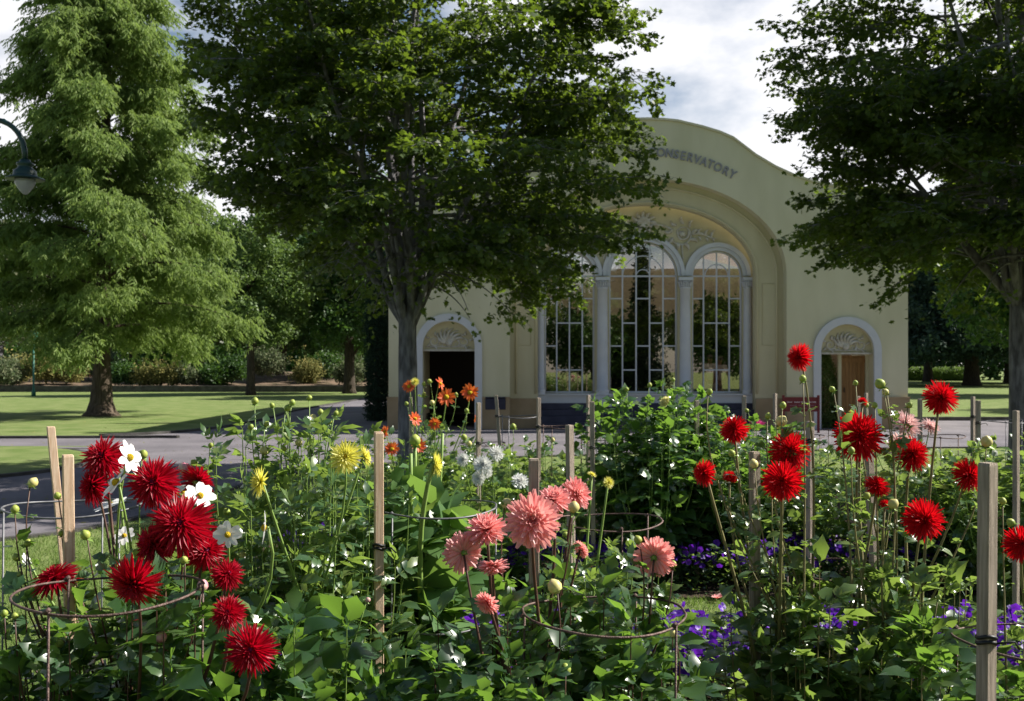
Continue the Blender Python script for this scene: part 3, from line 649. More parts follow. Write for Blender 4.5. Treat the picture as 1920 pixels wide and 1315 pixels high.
def maple(base, label, env_r, env_l, fork_z, tr, nlimb, nsub, ntwig, nleaf, leafsize, seed, lean=0.0):
    rs = random.Random(seed); g = np.random.default_rng(seed)
    bx, by = base; root = empty('maple_tree', (bx, by, 0), label, 'tree', 'maple trees beside the beds')
    tb = MB(); zmax = env_r[-1][0]; z0 = env_r[0][0]
    fork = Vector((bx + lean, by, fork_z))
    tpts = bez((bx, by, -.05), (bx + .02, by, fork_z * .35), (bx + lean * .6, by, fork_z * .7), fork, 10)
    rad_ = [tr * (1.35 if i == 0 else 1.12 if i == 1 else 1.0 - .018 * i) * (1 + rs.uniform(-.02, .02)) for i in range(11)]
    tb.tube(tpts + [fork + Vector((.01, 0, .12)), fork + Vector((0, .01, .28)), fork + Vector((0, 0, .45))], rad_ + [tr * .74, tr * .55, tr * .3], 14)
    P_, Fd, Nm = [], [], []
    def env(az, z):
        c = (math.cos(az) + 1) / 2; return interp(env_r, z) * c + interp(env_l, z) * (1 - c)
    for li in range(nlimb):
        az = 2 * math.pi * (li + rs.uniform(-.25, .25)) / nlimb; low = li % 3
        ze = {0: z0 + (zmax - z0) * .42, 1: z0 + (zmax - z0) * .72, 2: z0 + (zmax - z0) * .95}[low]
        re = env(az, ze) * {0: .72, 1: .55, 2: .3}[low]
        st = fork - Vector((0, 0, rs.uniform(0, .25)))
        end = Vector((bx + re * math.cos(az), by + re * math.sin(az), ze))
        c1 = st + Vector((math.cos(az) * .35, math.sin(az) * .35, .7)); c2 = Vector((bx + re * .65 * math.cos(az), by + re * .65 * math.sin(az), st.z + (ze - st.z) * .6))
        limb = bez(st, c1, c2, end, 14); w1, w2 = rs.uniform(0, 6), rs.uniform(0, 6)
        limb = [p + Vector((math.sin(i * .55 + w1), math.cos(i * .6 + w2), 0)) * .085 * min(1, i / 4) for i, p in enumerate(limb)]; r0 = tr * rs.uniform(.38, .55)
        tb.tube([p + Vector((rs.uniform(-.02, .02), rs.uniform(-.02, .02), 0)) for p in limb], [r0 * (1 - .85 * i / 14) for i in range(15)], 7)
        for si in range(nsub):
            t = .22 + .78 * (si + rs.random()) / nsub; k = min(13, int(t * 14)); p = limb[k].lerp(limb[k + 1], t * 14 - k)
            a2 = az + rs.gauss(0, 1.0); z1 = max(z0 - .05, min(zmax, p.z + rs.uniform(-.55, .75) - (.35 if p.z < z0 + 1.6 else 0)))
            rr = env(a2, z1) * rs.uniform(.72, 1.04) ; e = Vector((bx + rr * math.cos(a2), by + rr * math.sin(a2), z1))
            dlt = e - p
            if dlt.length > 3.4: e = p + dlt * 3.4 / dlt.length; dlt = e - p
            c1 = p + dlt * .35 + Vector((0, 0, .25)); c2 = p + dlt * .7 + Vector((0, 0, .22)); br = bez(p, c1, c2, e, 10)
            tb.tube(br, [max(.006, r0 * .3 * (1 - .9 * i / 10)) for i in range(11)], 5)
            dn = dlt.normalized(); side = dn.cross(Vector((0, 0, 1))); side = side.normalized() if side.length > .1 else Vector((1, 0, 0))
            for ti in range(ntwig):
                u0_ = .22 if p.z < 4.6 else .02; u = u0_ + (1 - u0_) * (ti + rs.random()) / ntwig; k = min(9, int(u * 10)); q = br[k].lerp(br[k + 1], u * 10 - k)
                sg_ = 1 if ti % 2 else -1; d = (side * sg_ * rs.uniform(.4, 1) + dn * rs.uniform(.3, .9) + Vector((0, 0, rs.uniform(-.35, .3)))).normalized(); ll = rs.uniform(.28, .62)
                e2 = q + d * ll - Vector((0, 0, .08))
                if not (q.z < 4.4 and math.hypot(q.x - bx, q.y - by) < 1.5): tb.tube([q, q + d * ll * .5, e2], [.006, .004, .002], 3, cap=False)
                m = nleaf; tt = g.random(m) ** .7
                pos = np.array(q)[None] + (np.array(e2) - np.array(q))[None] * tt[:, None] + g.normal(0, [.055, .055, .04], (m, 3))
                f = g.normal(0, .55, (m, 3)) + np.array(d) * .6; f[:, 2] -= .35
                nn = g.normal(0, .42, (m, 3)); nn[:, 2] += 1
                hr = np.hypot(pos[:, 0] - bx, pos[:, 1] - by); drop = ((hr < 1.45) & (pos[:, 2] < 4.4) & (g.random(m) < .95)) | ((hr < 1.9) & (pos[:, 2] < 3.4) & (g.random(m) < .6)) | (g.random(m) < .12)
                pos, f, nn = pos[~drop], f[~drop], nn[~drop]
                P_.append(pos); Fd.append(f); Nm.append(nn)
    tb.build('trunk', M['bark_maple'], root)
    s = Soup(); pos = np.concatenate(P_); s.add(LEAF5, pos, np.concatenate(Fd), np.concatenate(Nm), g.uniform(.75, 1.2, len(pos)) * leafsize)
    s.build('crown', M['maple'], root); return root, len(pos)

envR = [(2.5, 1.7), (2.9, 3.0), (3.5, 3.9), (4.2, 4.25), (5.0, 4.15), (5.7, 3.6), (6.4, 3.3), (7.4, 3.25), (9, 3.1), (11, 2.4), (12.4, .8)]
envL = [(2.5, .5), (3.1, 1.6), (3.9, 2.7), (5, 3.3), (6, 3.6), (7.2, 4.0), (9, 3.5), (11, 2.4), (12.4, .8)]
X1 = (764 - 960) / F * 15
_, nl = maple((X1, 15), 'large dark maple left of the middle whose branches overlap the conservatory front', envR, envL, 2.35, .165, 13, 19, 19, 34, .088, 3)
envR2 = [(2.4, 1.6), (2.9, 2.6), (3.6, 3.2), (4.4, 3.3), (6.4, 3.5), (8.5, 2.8), (10.2, 1.0)]
envL2 = [(2.35, 1.3), (2.7, 2.2), (3.4, 2.95), (4.4, 3.0), (6.4, 3.3), (8.5, 2.7), (10.2, 1.0)]
maple(((1912 - 960) / F * 14, 14), 'dark maple at the right edge cut off by the frame', envR2, envL2, 2.5, .16, 13, 19, 19, 35, .086, 11)

def bald_cypress(px, Y, label, seed=5):
    g = np.random.default_rng(seed); rs = random.Random(seed)
    bx = (px - 960) / F * Y; root = empty('bald_cypress', (bx, Y, 0), label, 'tree'); H = 17.6
    tb = MB(); tp = [(bx + .15 * t / 10, Y, H * t / 20) for t in range(21)]
    tb.tube([(bx, Y, -.05), (bx, Y, .15), (bx, Y, .5), (bx + .02, Y, 1.1)] + tp[2:], [.72, .50, .38, .33] + [max(.03, .30 * (1 - .92 * t / 20)) for t in range(2, 21)], 12)
    er = [(1.4, 2.5), (2.0, 4.8), (3.3, 5.5), (5.5, 5.4), (6.6, 4.6), (8.2, 4.0), (10.6, 3.3), (12.5, 2.6), (14.3, 2.0), (16, 1.3), (17.8, .1)]
    el = [(1.8, 1.6), (3.0, 3.6), (5, 4.4), (6.6, 4.0), (8.2, 3.3), (10.6, 2.9), (12.5, 2.3), (14.3, 1.8), (16, 1.2), (17.8, .1)]
    pos, fd = [], []; z = 2.4; ang = 0
    while z < 17.2:
        ang += 2.399 + rs.uniform(-.3, .3); c = (math.cos(ang) + 1) / 2
        r = (interp(er, z - .4) * c + interp(el, z - .4) * (1 - c)) * rs.uniform(.62, 1.1)
        d = Vector((math.cos(ang), math.sin(ang), 0)); st = Vector((bx, Y, z)); rise = rs.uniform(.0, .14) * r
        en = st + d * r + Vector((0, 0, rise - .09 * r)); br = bez(st, st + d * r * .35 + Vector((0, 0, rise + .1 * r)), st + d * r * .75 + Vector((0, 0, rise + .05 * r)), en, 10)
        tb.tube(br, [max(.012, .075 * (1 - z / 22) * (1 - .9 * i / 10)) for i in range(11)], 5)
        nb = int(4 + r * 2.9)
        for k in range(nb):     # clumps of hanging sprays around the branch
            t = .22 + .80 * (k + rs.random()) / nb; i = min(9, int(t * 10)); q = br[i].lerp(br[i + 1], min(1.3, t * 10 - i))
            sd_ = d.cross(Vector((0, 0, 1))) * rs.gauss(0, .5 * min(1, .25 + t)) * max(.7, r * .28); cen = q + sd_ + Vector((0, 0, rs.uniform(-.15, .12)))
            m = 40; a = g.uniform(0, 2 * np.pi, m); pp = np.array(cen) + g.normal(0, [.23, .23, .15], (m, 3)); pp[:, 2] -= abs(g.normal(0, .26, m))
            f = np.stack([np.cos(a), np.sin(a), g.normal(-.1, .2, m)], 1) + np.array(d) * .7; pos.append(pp); fd.append(f)
        z += rs.uniform(.12, .30) * (1 if z < 12 else .8)
    tb.build('trunk', M['bark_cyp'], root)
    pos = np.concatenate(pos); fd = np.concatenate(fd); s = Soup(); n = len(pos); pk = g.integers(0, 4, n)
    for j in range(4):
        q = pk == j; nn = np.tile([0, 0, 1.], (q.sum(), 1)) + g.normal(0, .2, (q.sum(), 3)); s.add(DR[j], pos[q], fd[q], nn, g.uniform(.28, .48, q.sum()))
    s.build('crown', M['cypleaf'], root); return n
nc = bald_cypress(190, 34.2, 'tall feathery bald cypress standing on the left lawn in bright sun')

def clump_tree(px, Y, Z0, H, rad, mk, label, cat='tree', name='broadleaf_tree', n=2600, cs=.75, tr=.3, seed=1, group=None, shape='round', bark='bark_dark', flat=.75, X=None, low=None, lean=0):
    g = np.random.default_rng(seed); rs = random.Random(seed); bx = (px - 960) / F * Y if X is None else X
    root = empty(name, (bx, Y, Z0), label, cat, group); tb = MB()
    top = Z0 + H; lowz = Z0 + (low if low is not None else H * .2)
    if tr: tb.tube([(bx + lean * t, Y, Z0 - .1 + (H * .8) * t) for t in (0, .04, .12, .3, .5, .75, 1)], [tr * q for q in (1.5, 1.15, 1, .85, .6, .35, .1)], 10)
    # lobes
    lobes = []; nl_ = max(5, int(9 + rad * 1.6)) if shape == 'round' else 1
    for i in range(nl_):
        t = (i + .5) / nl_; zc = lowz + (top - lowz) * (.12 + .8 * t); w_ = math.sin(math.pi * min(1, .18 + .72 * t)) ** .7 if shape == 'round' else 1
        a = i * 2.4 + rs.uniform(-.4, .4); rr = rad * .58 * w_
        lobes.append((np.array([bx + rr * math.cos(a), Y + rr * math.sin(a), zc]), rad * rs.uniform(.38, .55) * max(.55, w_)))
        if tr and shape == 'round': tb.tube(bez((bx, Y, max(Z0 + .8, zc - rad * .5)), (bx, Y, zc - rad * .2), tuple(lobes[-1][0] * .6 + np.array([bx, Y, zc]) * .4), tuple(lobes[-1][0]), 6), [tr * .35 * (1 - .8 * k / 6) for k in range(7)], 5)
    if tr: tb.build('trunk', M[bark], root)
    P_ = []
    if shape == 'round':
        for c, r in lobes:
            m = int(n * (r * r) / sum(q * q for _, q in lobes)); u = g.normal(size=(m, 3)); u /= np.linalg.norm(u, axis=1, keepdims=True)
            rr = r * g.uniform(.55, 1.05, m) ** .6 * (1 + .18 * np.sin(u[:, 0] * 7 + c[0]) * np.sin(u[:, 2] * 6)); P_.append(c + u * rr[:, None] * np.array([1, 1, flat]))
    elif shape == 'column':
        zz = g.uniform(0, 1, n); a = g.uniform(0, 2 * np.pi, n); rr = rad * np.clip(1.15 * (1 - zz ** 3.5), .1, 1) * g.uniform(.7, 1.05, n) * (1 + .12 * np.sin(zz * 30 + a * 2))
        P_.append(np.stack([bx + rr * np.cos(a), Y + rr * np.sin(a), Z0 + zz * H], 1))
    elif shape == 'cone':
        zz = g.random(n) ** 1.4; lay = np.floor(zz * 12) / 12 + .03 * g.normal(size=n); a = g.uniform(0, 2 * np.pi, n); rr = rad * (1 - zz) * g.random(n) ** .5 * (1 + .25 * np.sin(a * 5 + zz * 40))
        P_.append(np.stack([bx + rr * np.cos(a), Y + rr * np.sin(a), lowz + lay * (top - lowz) - rr * .12], 1))
    pos = np.concatenate(P_)
    if name == 'shrub':
        k = g.random(len(pos)) < .35; pos[k, 2] += g.exponential(.22, k.sum()) * (.5 + np.sin(pos[k, 0] * 5) ** 2); pos[k, 0] += g.normal(0, .35, k.sum())
    pos[:, 2] = np.maximum(pos[:, 2], Z0 + .05)
    s = Soup(); m = len(pos); pk = g.integers(0, 3, m)
    for j in range(3): q = pk == j; s.add(CL[j], pos[q], g.normal(size=(q.sum(), 3)), g.normal(size=(q.sum(), 3)), g.uniform(.7, 1.3, q.sum()) * cs)
    s.build('crown' if tr else 'foliage', M[mk], root); return root
GB = 'trees beyond the lawns'
clump_tree(618, 82, 0, 19, 7.5, 'elm', 'big dark elm with a thick trunk behind the left lawn', n=9000, cs=.9, tr=.8, seed=2, group=GB, low=1.2)
clump_tree(470, 60, 0, 11.5, 3.6, 'light_leaf', 'light green leafy tree peeping from behind the bald cypress', n=4200, cs=.55, tr=.25, seed=3, group=GB, low=2.6)
clump_tree(655, 64, 0, 12, 4.2, 'elm', 'dark green tree with sunlit edges next to the columnar cypress', n=5200, cs=.6, tr=.35, seed=4, group=GB, low=2.0)
clump_tree(524, 90, .8, 12, 6.0, 'elm', 'thin stemmed leaning tree at the back beyond the stone edging', n=5000, cs=.9, tr=.35, seed=5, group=GB, low=2.6, lean=1.5)
clump_tree(380, 96, .8, 15, 6.5, 'elm', 'dark tree showing under the right side of the bald cypress', n=4500, cs=1.0, tr=.4, seed=6, group=GB, low=2.6)
clump_tree(250, 100, .8, 12, 6.5, 'elm', 'dark tree directly behind the bald cypress trunk', n=4500, cs=1.0, tr=.4, seed=16, group=GB, low=2.8)
clump_tree(100, 92, .8, 14, 7, 'elm', 'dark tree left of the bald cypress above the yellow grasses', n=5500, cs=.95, tr=.4, seed=7, group=GB, low=2.6)
clump_tree(-10, 78, .6, 13, 5.5, 'greyshrub', 'grey green gum tree with pale trunk at the far left edge', n=5000, cs=.7, tr=.45, seed=8, group=GB, low=3.0, bark='bark_maple', lean=1.2)
clump_tree(708, 31, 0, 6.4, .33, 'cedar', 'narrow dark columnar cypress beside the left corner of the conservatory', cat='tree', name='columnar_cypress', n=4200, cs=.17, tr=.1, seed=9, shape='column')
# right-hand background
clump_tree(1822, 92, 0, 22, 10.5, 'cedar', 'dark spreading cedar with a thick black trunk on the right lawn', name='cedar_tree', n=16000, cs=1.0, tr=.62, seed=21, group='cedars on the right lawn', shape='cone', low=4.6)
clump_tree(1893, 108, 0, 20, 9, 'cedar', 'farther cedar just left of the right maple trunk', name='cedar_tree', n=9000, cs=1.1, tr=.5, seed=22, group='cedars on the right lawn', shape='cone', low=4.6)
clump_tree(1740, 118, 0, 17, 9, 'elm', 'dark round tree behind the hedge next to the conservatory corner', n=6000, cs=1.2, tr=.5, seed=23, group=GB, low=3.6)
clump_tree(1960, 60, 0, 13, 6, 'elm', 'dark tree behind the maple trunk at the right edge', n=5000, cs=.8, tr=.4, seed=24, group=GB, low=3.2)
clump_tree(0, 40, 0, 12, 4.5, 'elm', 'tree to the right of the photograph shading the right lawn', n=3500, cs=.7, tr=.4, seed=25, X=32, low=2.5)
# hedge at the back on the right
g_ = np.random.default_rng(4); n = 9000; hx0, hx1 = (1690 - 960) / F * 125, (1830 - 960) / F * 125
hp = np.stack([g_.uniform(hx0, hx1, n), 125 + g_.uniform(0, 2, n), .1 + 1.25 * g_.random(n) ** .7 + .18 * np.sin(g_.uniform(hx0, hx1, n))], 1)
s = Soup(); s.add(CL[0], hp, g_.normal(size=(n, 3)), g_.normal(size=(n, 3)), g_.uniform(.3, .6, n)); h = s.build('hedge', M['light_leaf']); tag(h, 'clipped bright green hedge beyond the right lawn', 'hedge')
# shrubs and grasses on the garden bank
SH = [(5, 68.9, 'greyshrub', 1.5, 1.8, 'grey green rounded shrub at the far left on the bank'), (85, 70, 'dryshrub', 1.9, 1.7, 'bright yellow arching grass clump left of the cypress trunk'), (130, 70.5, 'dryshrub', 1.4, 1.3, 'smaller yellow green clump right of the brightest clump'),
      (30, 72, 'dryshrub', 1.3, 1.4, 'yellowish clump beside the green post'), (232, 70, 'elm', 1.1, 1.3, 'grey shrub just right of the bald cypress trunk'), (268, 69.6, 'dryshrub', .8, .5, 'first small golden tussock right of the cypress trunk'), (294, 69.6, 'dryshrub', .8, .5, 'second small golden tussock right of the cypress trunk'),
      (322, 69.6, 'dryshrub', .85, .5, 'third small golden tussock right of the cypress trunk'), (352, 69.7, 'greyshrub', .8, .6, 'small dull pinkish green tussock on the bank'), (400, 70.5, 'elm', .9, 1.5, 'olive shrub below the right edge of the cypress crown'),
      (440, 71, 'elm', 1.6, 1.0, 'low olive shrub next to the leaning trunk'), (575, 71, 'dryshrub', 1.0, 1.0, 'olive yellow shrub left of the elm trunk'), (660, 70.5, 'greyshrub', 1.2, 1.5, 'grey green shrub right of the elm trunk'), (610, 74, 'elm', 1.9, 1.7, 'shrub directly behind the elm trunk'), (500, 74, 'greyshrub', 2.1, 1.5, 'pale shrub behind the low stone edging near the leaning trunk'), (180, 76, 'greyshrub', 2.0, 2.0, 'shrub hidden behind the bald cypress trunk')]
for i, (px, Y, mk, H, r_, lab) in enumerate(SH): clump_tree(px, Y, .45 + (Y - 69) * .05, H, r_ * .8, mk, lab, cat='shrub', name='shrub', n=900, cs=.42, tr=0, seed=40 + i, group='shrubs on the garden bank')
# trees behind the photographer, seen only as reflections in the big windows
for i, (x, y, H, r_, sh, mk) in enumerate([(-9, -16, 8.0, 3.5, 'round', 'elm'), (-1.5, -15, 7.2, 3.6, 'round', 'elm'), (6, -17, 7.6, 3.8, 'round', 'elm'), (14.5, -15, 9, 3.6, 'round', 'elm'), (22, -18, 8.5, 4, 'round', 'elm'), (9.1, -20, 14.5, 2.6, 'cone', 'cedar')]):
    clump_tree(0, y, 0, H, r_, mk, ['leafy tree behind the camera, farthest left of its row', 'shortest leafy tree behind the camera', 'leafy tree behind the camera, third from the left of its row', 'leafy tree behind the camera in line with the right hand window', 'leafy tree behind the camera, farthest right of its row', 'slim conifer behind the camera mirrored in the middle window'][i], n=2600, cs=.7, tr=.3, seed=70 + i, X=x, low=1.0, shape=sh, name='conifer' if sh == 'cone' else 'broadleaf_tree', group=None if sh == 'cone' else 'trees behind the camera')
clump_tree(0, 57, 0, 12, 5, 'elm', 'tree hidden behind the conservatory whose shade falls over the left lawn', n=4500, cs=.7, tr=.4, seed=33, X=-1.5, low=2)
# plants inside the conservatory and in the right doorway
for i, (x, y, H, r_, nm, lab) in enumerate([(wx(1062), 31, 3.4, 1.2, 'indoor_plant', 'leafy plant inside behind the left hand window'), (wx(1215) + .4, 32, 3.0, 1.7, 'indoor_plant', 'tall leafy plant inside behind the middle window'), (wx(1362) + .5, 31, 3.7, 1.1, 'indoor_plant', 'leafy plant inside behind the right hand window'), (wx(1130) + .2, 34, 3.0, 1.6, 'indoor_plant', 'leafy plant inside behind the column left of the middle window'), (wx(1285) + .8, 34, 3.2, 1.6, 'indoor_plant', 'leafy plant inside behind the column right of the middle window'), (wx(1420) + 1.6, 33, 3.4, 1.2, 'indoor_plant', 'leafy plant inside at the right end of the window wall')]):
    clump_tree(0, y, .36, H, r_, 'elm', lab, cat='plant', name=nm, n=1500, cs=.38, tr=.05, seed=90 + i, X=x, low=.2)
clump_tree(0, 31, .36, 5.1, .85, 'cedar', 'slender indoor conifer silhouetted in the middle window', name='indoor_conifer', n=1500, cs=.26, tr=.06, seed=99, X=wx(1200) + .5, low=.5, shape='cone')
clump_tree(0, Y0 + .75, 0, 2.25, .36, 'light_leaf', 'climbing shrub with pale leaves in the right doorway beside the timber door', cat='plant', name='doorway_plant', n=1500, cs=.13, tr=.03, seed=95, X=fx(1560), shape='column')

# distant woodland that closes the view behind the lawns
g_ = np.random.default_rng(8); n = 22000; x = g_.uniform(-95, 95, n); top = 6.5 + 1.6 * np.sin(x * .21) + 1.1 * np.sin(x * .53 + 1)
wp = np.stack([x, 132 + g_.uniform(0, 7, n), .2 + top * g_.random(n) ** .8], 1); s = Soup()
for j in range(3): q = g_.integers(0, 3, n) == j; s.add(CL[j], wp[q], g_.normal(size=(q.sum(), 3)), g_.normal(size=(q.sum(), 3)), g_.uniform(.9, 1.9, q.sum()))
o = s.build('woodland', M['elm']); tag(o, 'dark distant woodland behind the trees on both lawns', 'woodland', kind='stuff')
# ------------------------------------------------------------------ stakes and wire rings
def stake(px, pytop, Y, w_, label, mk='stake_old', tilt=0, rot=18, tie=None):
    t = P(px, pytop, Y); bx = t.x + tilt; H = t.z
    s = empty('garden_stake', (bx, Y, 0), label, 'stake', 'timber stakes in the dahlia beds')
    q = w_ * .41; mb = MB(); a = R(rot); ca, sa = math.cos(a), math.sin(a)
    bev = q * .14; ring = [(-q + bev, -q), (q - bev, -q), (q, -q + bev), (q, q - bev), (q - bev, q), (-q + bev, q), (-q, q - bev), (-q, -q + bev)]
    vs = []; lv = (-.02, .3 * H, .6 * H, H - .006, H)
    for i, z in enumerate(lv):
        f = (z / H); k = .9 if i == 4 else 1; wob = random.uniform(-.001, .001)
        for x, y in ring: vs.append((bx + (t.x - bx) * f + (x * ca - y * sa) * k + wob, Y + (x * sa + y * ca) * k, z))
    fs = [(i * 8 + j, i * 8 + (j + 1) % 8, (i + 1) * 8 + (j + 1) % 8, (i + 1) * 8 + j) for i in range(4) for j in range(8)] + [tuple(32 + j for j in range(8))]
    mb.add(vs, fs); mb.build('post', M[mk], s)
    if tie:
        z = tie; f = z / H; cx = bx + (t.x - bx) * f; mb = MB()
        for dz in (0, .012): mb.tube([(cx + (q * 1.28) * math.cos(k * math.pi / 6 + a), Y + (q * 1.28) * math.sin(k * math.pi / 6 + a), z + dz + .004 * math.sin(k)) for k in range(12)], .0045, 5, closed=True)
        mb.tube([(cx + q, Y - q, z), (cx + q + .03, Y - q - .02, z + .008), (cx + q + .045, Y - q - .01, z - .01)], .003, 4); mb.build('tie', M['tie'], s)
    return s
def YS(py, H=1.42): return (CAMZ - H) * F / (py - HY)
stake(95, 800, 3.9, .036, 'clean pale stake at far left, the taller one with slanting post', 'stake_new', .14, 30)
stake(127, 853, 2.85, .036, 'clean pinkish stake at left in front of the taller leftmost stake', 'stake_new', .015, 30)
stake(710, 810, 3.2, .034, 'stake at the left side of the ring with the thick pale stems', 'stake_new', 0, 18, 1.07)
stake(1001, 860, 2.95, .034, 'stake standing directly behind the biggest pink dahlia', 'stake_old', 0, 8)
stake(1068, 797, 4.3, .034, 'stake between the pink dahlias and the empty plinth with flat bright top', 'stake_old', .02, 35)
stake(1415, 847, 3.2, .034, 'grey stake below left of the paired scarlet dahlias', 'stake_old', 0, 20, .98)
stake(1852, 868, 2.22, .038, 'closest and thickest grey stake near the right edge with black tie', 'stake_old', -.01, 25, 1.04)
stake(1628, 835, 3.75, .034, 'slanting stake half hidden behind the largest scarlet dahlia', 'stake_old', .07, 20)
for px, py, tl, lab, tie in ((770, 745, 0, 'thin far stake among the orange dahlias', None), (897, 755, 0, 'far stake right of the orange dahlias with black tie low down', 1.1), (930, 741, .10, 'leaning far stake in front of the tan dado and vent', 1.2), (1010, 746, 0, 'far stake at the left end of the dark steps', 1.15),
                           (1103, 741, 0, 'taller of the two close together far stakes before the dark steps', 1.2), (1110, 753, .01, 'shorter of the two close together far stakes before the dark steps', 1.05), (1306, 751, 0, 'far stake rising from the big cream dahlia bush', 1.12),
                           (1395, 742, 0, 'far stake behind the left scarlet dahlia', None), (1453, 738, 0, 'pale far stake left of the maroon notice board', None), (1519, 790, 0, 'short looking far stake below the maroon notice board', 1.3), (1609, 743, 0, 'left one of two far stakes before the timber door', None), (1624, 737, 0, 'right one of two far stakes before the timber door', None),
                           (1725, 748, 0, 'far stake just left of the topmost round scarlet dahlia', None), (1824, 744, 0, 'left one of two far stakes in front of the right lawn', 1.22), (1834, 751, 0, 'right one of two far stakes in front of the right lawn', 1.22), (1905, 770, 0, 'far stake in front of the right maple trunk', None)):
    stake(px, py, min(9.6, YS(py, 1.40)), .036, lab, 'stake_old', tl, random.uniform(5, 30), tie)
def cage(cx, cy, hw, label, lower=None, mk='wire', legs=((30,), (150,), (270,)), r=.22, th=.0034):
    Y = r * F / hw; c = P(cx, cy, Y); s = empty('plant_ring', (c.x, Y, 0), label, 'wire ring', 'wire rings holding up the dahlias')
    def ring(z, rr, nm):
        mb = MB(); mb.tube([(c.x + rr * math.cos(a * math.pi / 24) * (1 + .015 * math.sin(a * .7)), Y + rr * math.sin(a * math.pi / 24), z + .008 * math.sin(a * .26 + 1)) for a in range(48)], th, 6, closed=True); mb.build('ring', M[mk], s)
    ring(c.z, r, 'ring')
    if lower: ring(P(cx, lower, Y).z, r * .93, 'ring')
    for (a,) in legs:
        x, y = c.x + r * math.cos(R(a)), Y + r * math.sin(R(a))
        mb = MB(); mb.tube([(x + .004, y, c.z + .006), (x, y, c.z * .6), (x * .98 + c.x * .02, y * .98 + Y * .02, 0)], th * .95, 6)
        mb.tube([(x + .006, y, c.z + .008), (x - .006, y, c.z - .002)], th * 1.7, 6); mb.build('leg', M[mk], s)
    return s
cage(140, 950, 122, 'thin galvanised ring round the leftmost stake', mk='wire_grey', legs=((215,), (330,), (90,)))
cage(205, 1110, 165, 'brown ring in front of the crimson dahlias at left', legs=((255,), (20,), (140,)))
cage(815, 952, 115, 'galvanised double ring around the thick pale green stems', lower=1158, mk='wire_grey', legs=((232,), (350,), (110,)))
cage(1135, 977, 105, 'rusty ring behind the pink dahlias reaching over the purple petunias', legs=((280,), (35,), (160,)))
cage(1130, 1150, 152, 'largest rusty ring in front of the pink dahlias', legs=((322,), (60,), (190,)))
cage(1555, 1066, 108, 'rusty ring inside the scarlet dahlia plant', legs=((225,), (5,), (120,)))
cage(1950, 1205, 150, 'rusty ring at the right edge tied to the closest stake', legs=((250,), (20,), (140,)))
for i, (cx, cy, hw, mk, lab) in enumerate(((968, 781, 42, 'wire_grey', 'small far ring between the leaning stake and the dark steps'), (1048, 800, 45, 'wire', 'far ring just right of the stake at the left end of the steps'), (1118, 822, 40, 'wire', 'far ring around the two close together stakes'), (1165, 795, 42, 'wire', 'far ring at the left side of the cream dahlia bush'),
     (1150, 920, 46, 'wire', 'far ring low beside the two small yellow dahlias'), (905, 832, 42, 'wire', 'far ring around the white dahlias'), (1450, 800, 44, 'wire', 'far ring near the magenta dahlia'), (1500, 818, 44, 'wire', 'far ring around the short looking stake under the notice board'), (1590, 808, 42, 'wire', 'far ring before the timber door'),
     (1760, 818, 46, 'wire', 'far ring in front of the grey path at right'), (1880, 790, 46, 'wire_grey', 'far ring in front of the right maple trunk'), (1240, 832, 44, 'wire', 'far ring inside the cream dahlia bush'))):
    cage(cx, cy, hw, lab, lower=None, mk=mk, legs=((250,), (20,), (130,)), th=.0042)

# ------------------------------------------------------------------ dahlias
def leaflet(L_, W, o=(0, 0, 0), ang=0, droop=.32, fold=.36, n=5, tooth=.16):
    V = []; Fc = []; ca, sa = math.cos(ang), math.sin(ang)
    prof_ = [0, .62, 1, .88, .5, 0] if n == 5 else [0, .8, 1, 0]
    for i in range(n + 1):
        t = i / n; x = L_ * t; wd = W * prof_[i] * (1 + (tooth if i % 2 else -tooth)); z = -droop * L_ * t * t
        for s_, zz in ((-1, fold * wd), (0, 0), (1, fold * wd)):
            y = s_ * wd + .02 * L_ * math.sin(t * 5); xx = x - (abs(s_) * .04 * L_); V.append((o[0] + xx * ca - y * sa, o[1] + xx * sa + y * ca, o[2] + z + zz * .6))
    for i in range(n):
        a = i * 3; Fc += [(a, a + 1, a + 4, a + 3), (a + 1, a + 2, a + 5, a + 4)]
    return V, Fc
def comp(parts):
    V = []; Fc = []
    for v, f in parts: b = len(V); V += v; Fc += [tuple(b + i for i in q) for q in f]
    return np.array(V), Fc
def stalk(L_, w_=.012): return [(0, -w_, 0), (0, w_, 0), (L_, w_, -.02), (L_, -w_, -.02)], [(0, 1, 2, 3)]
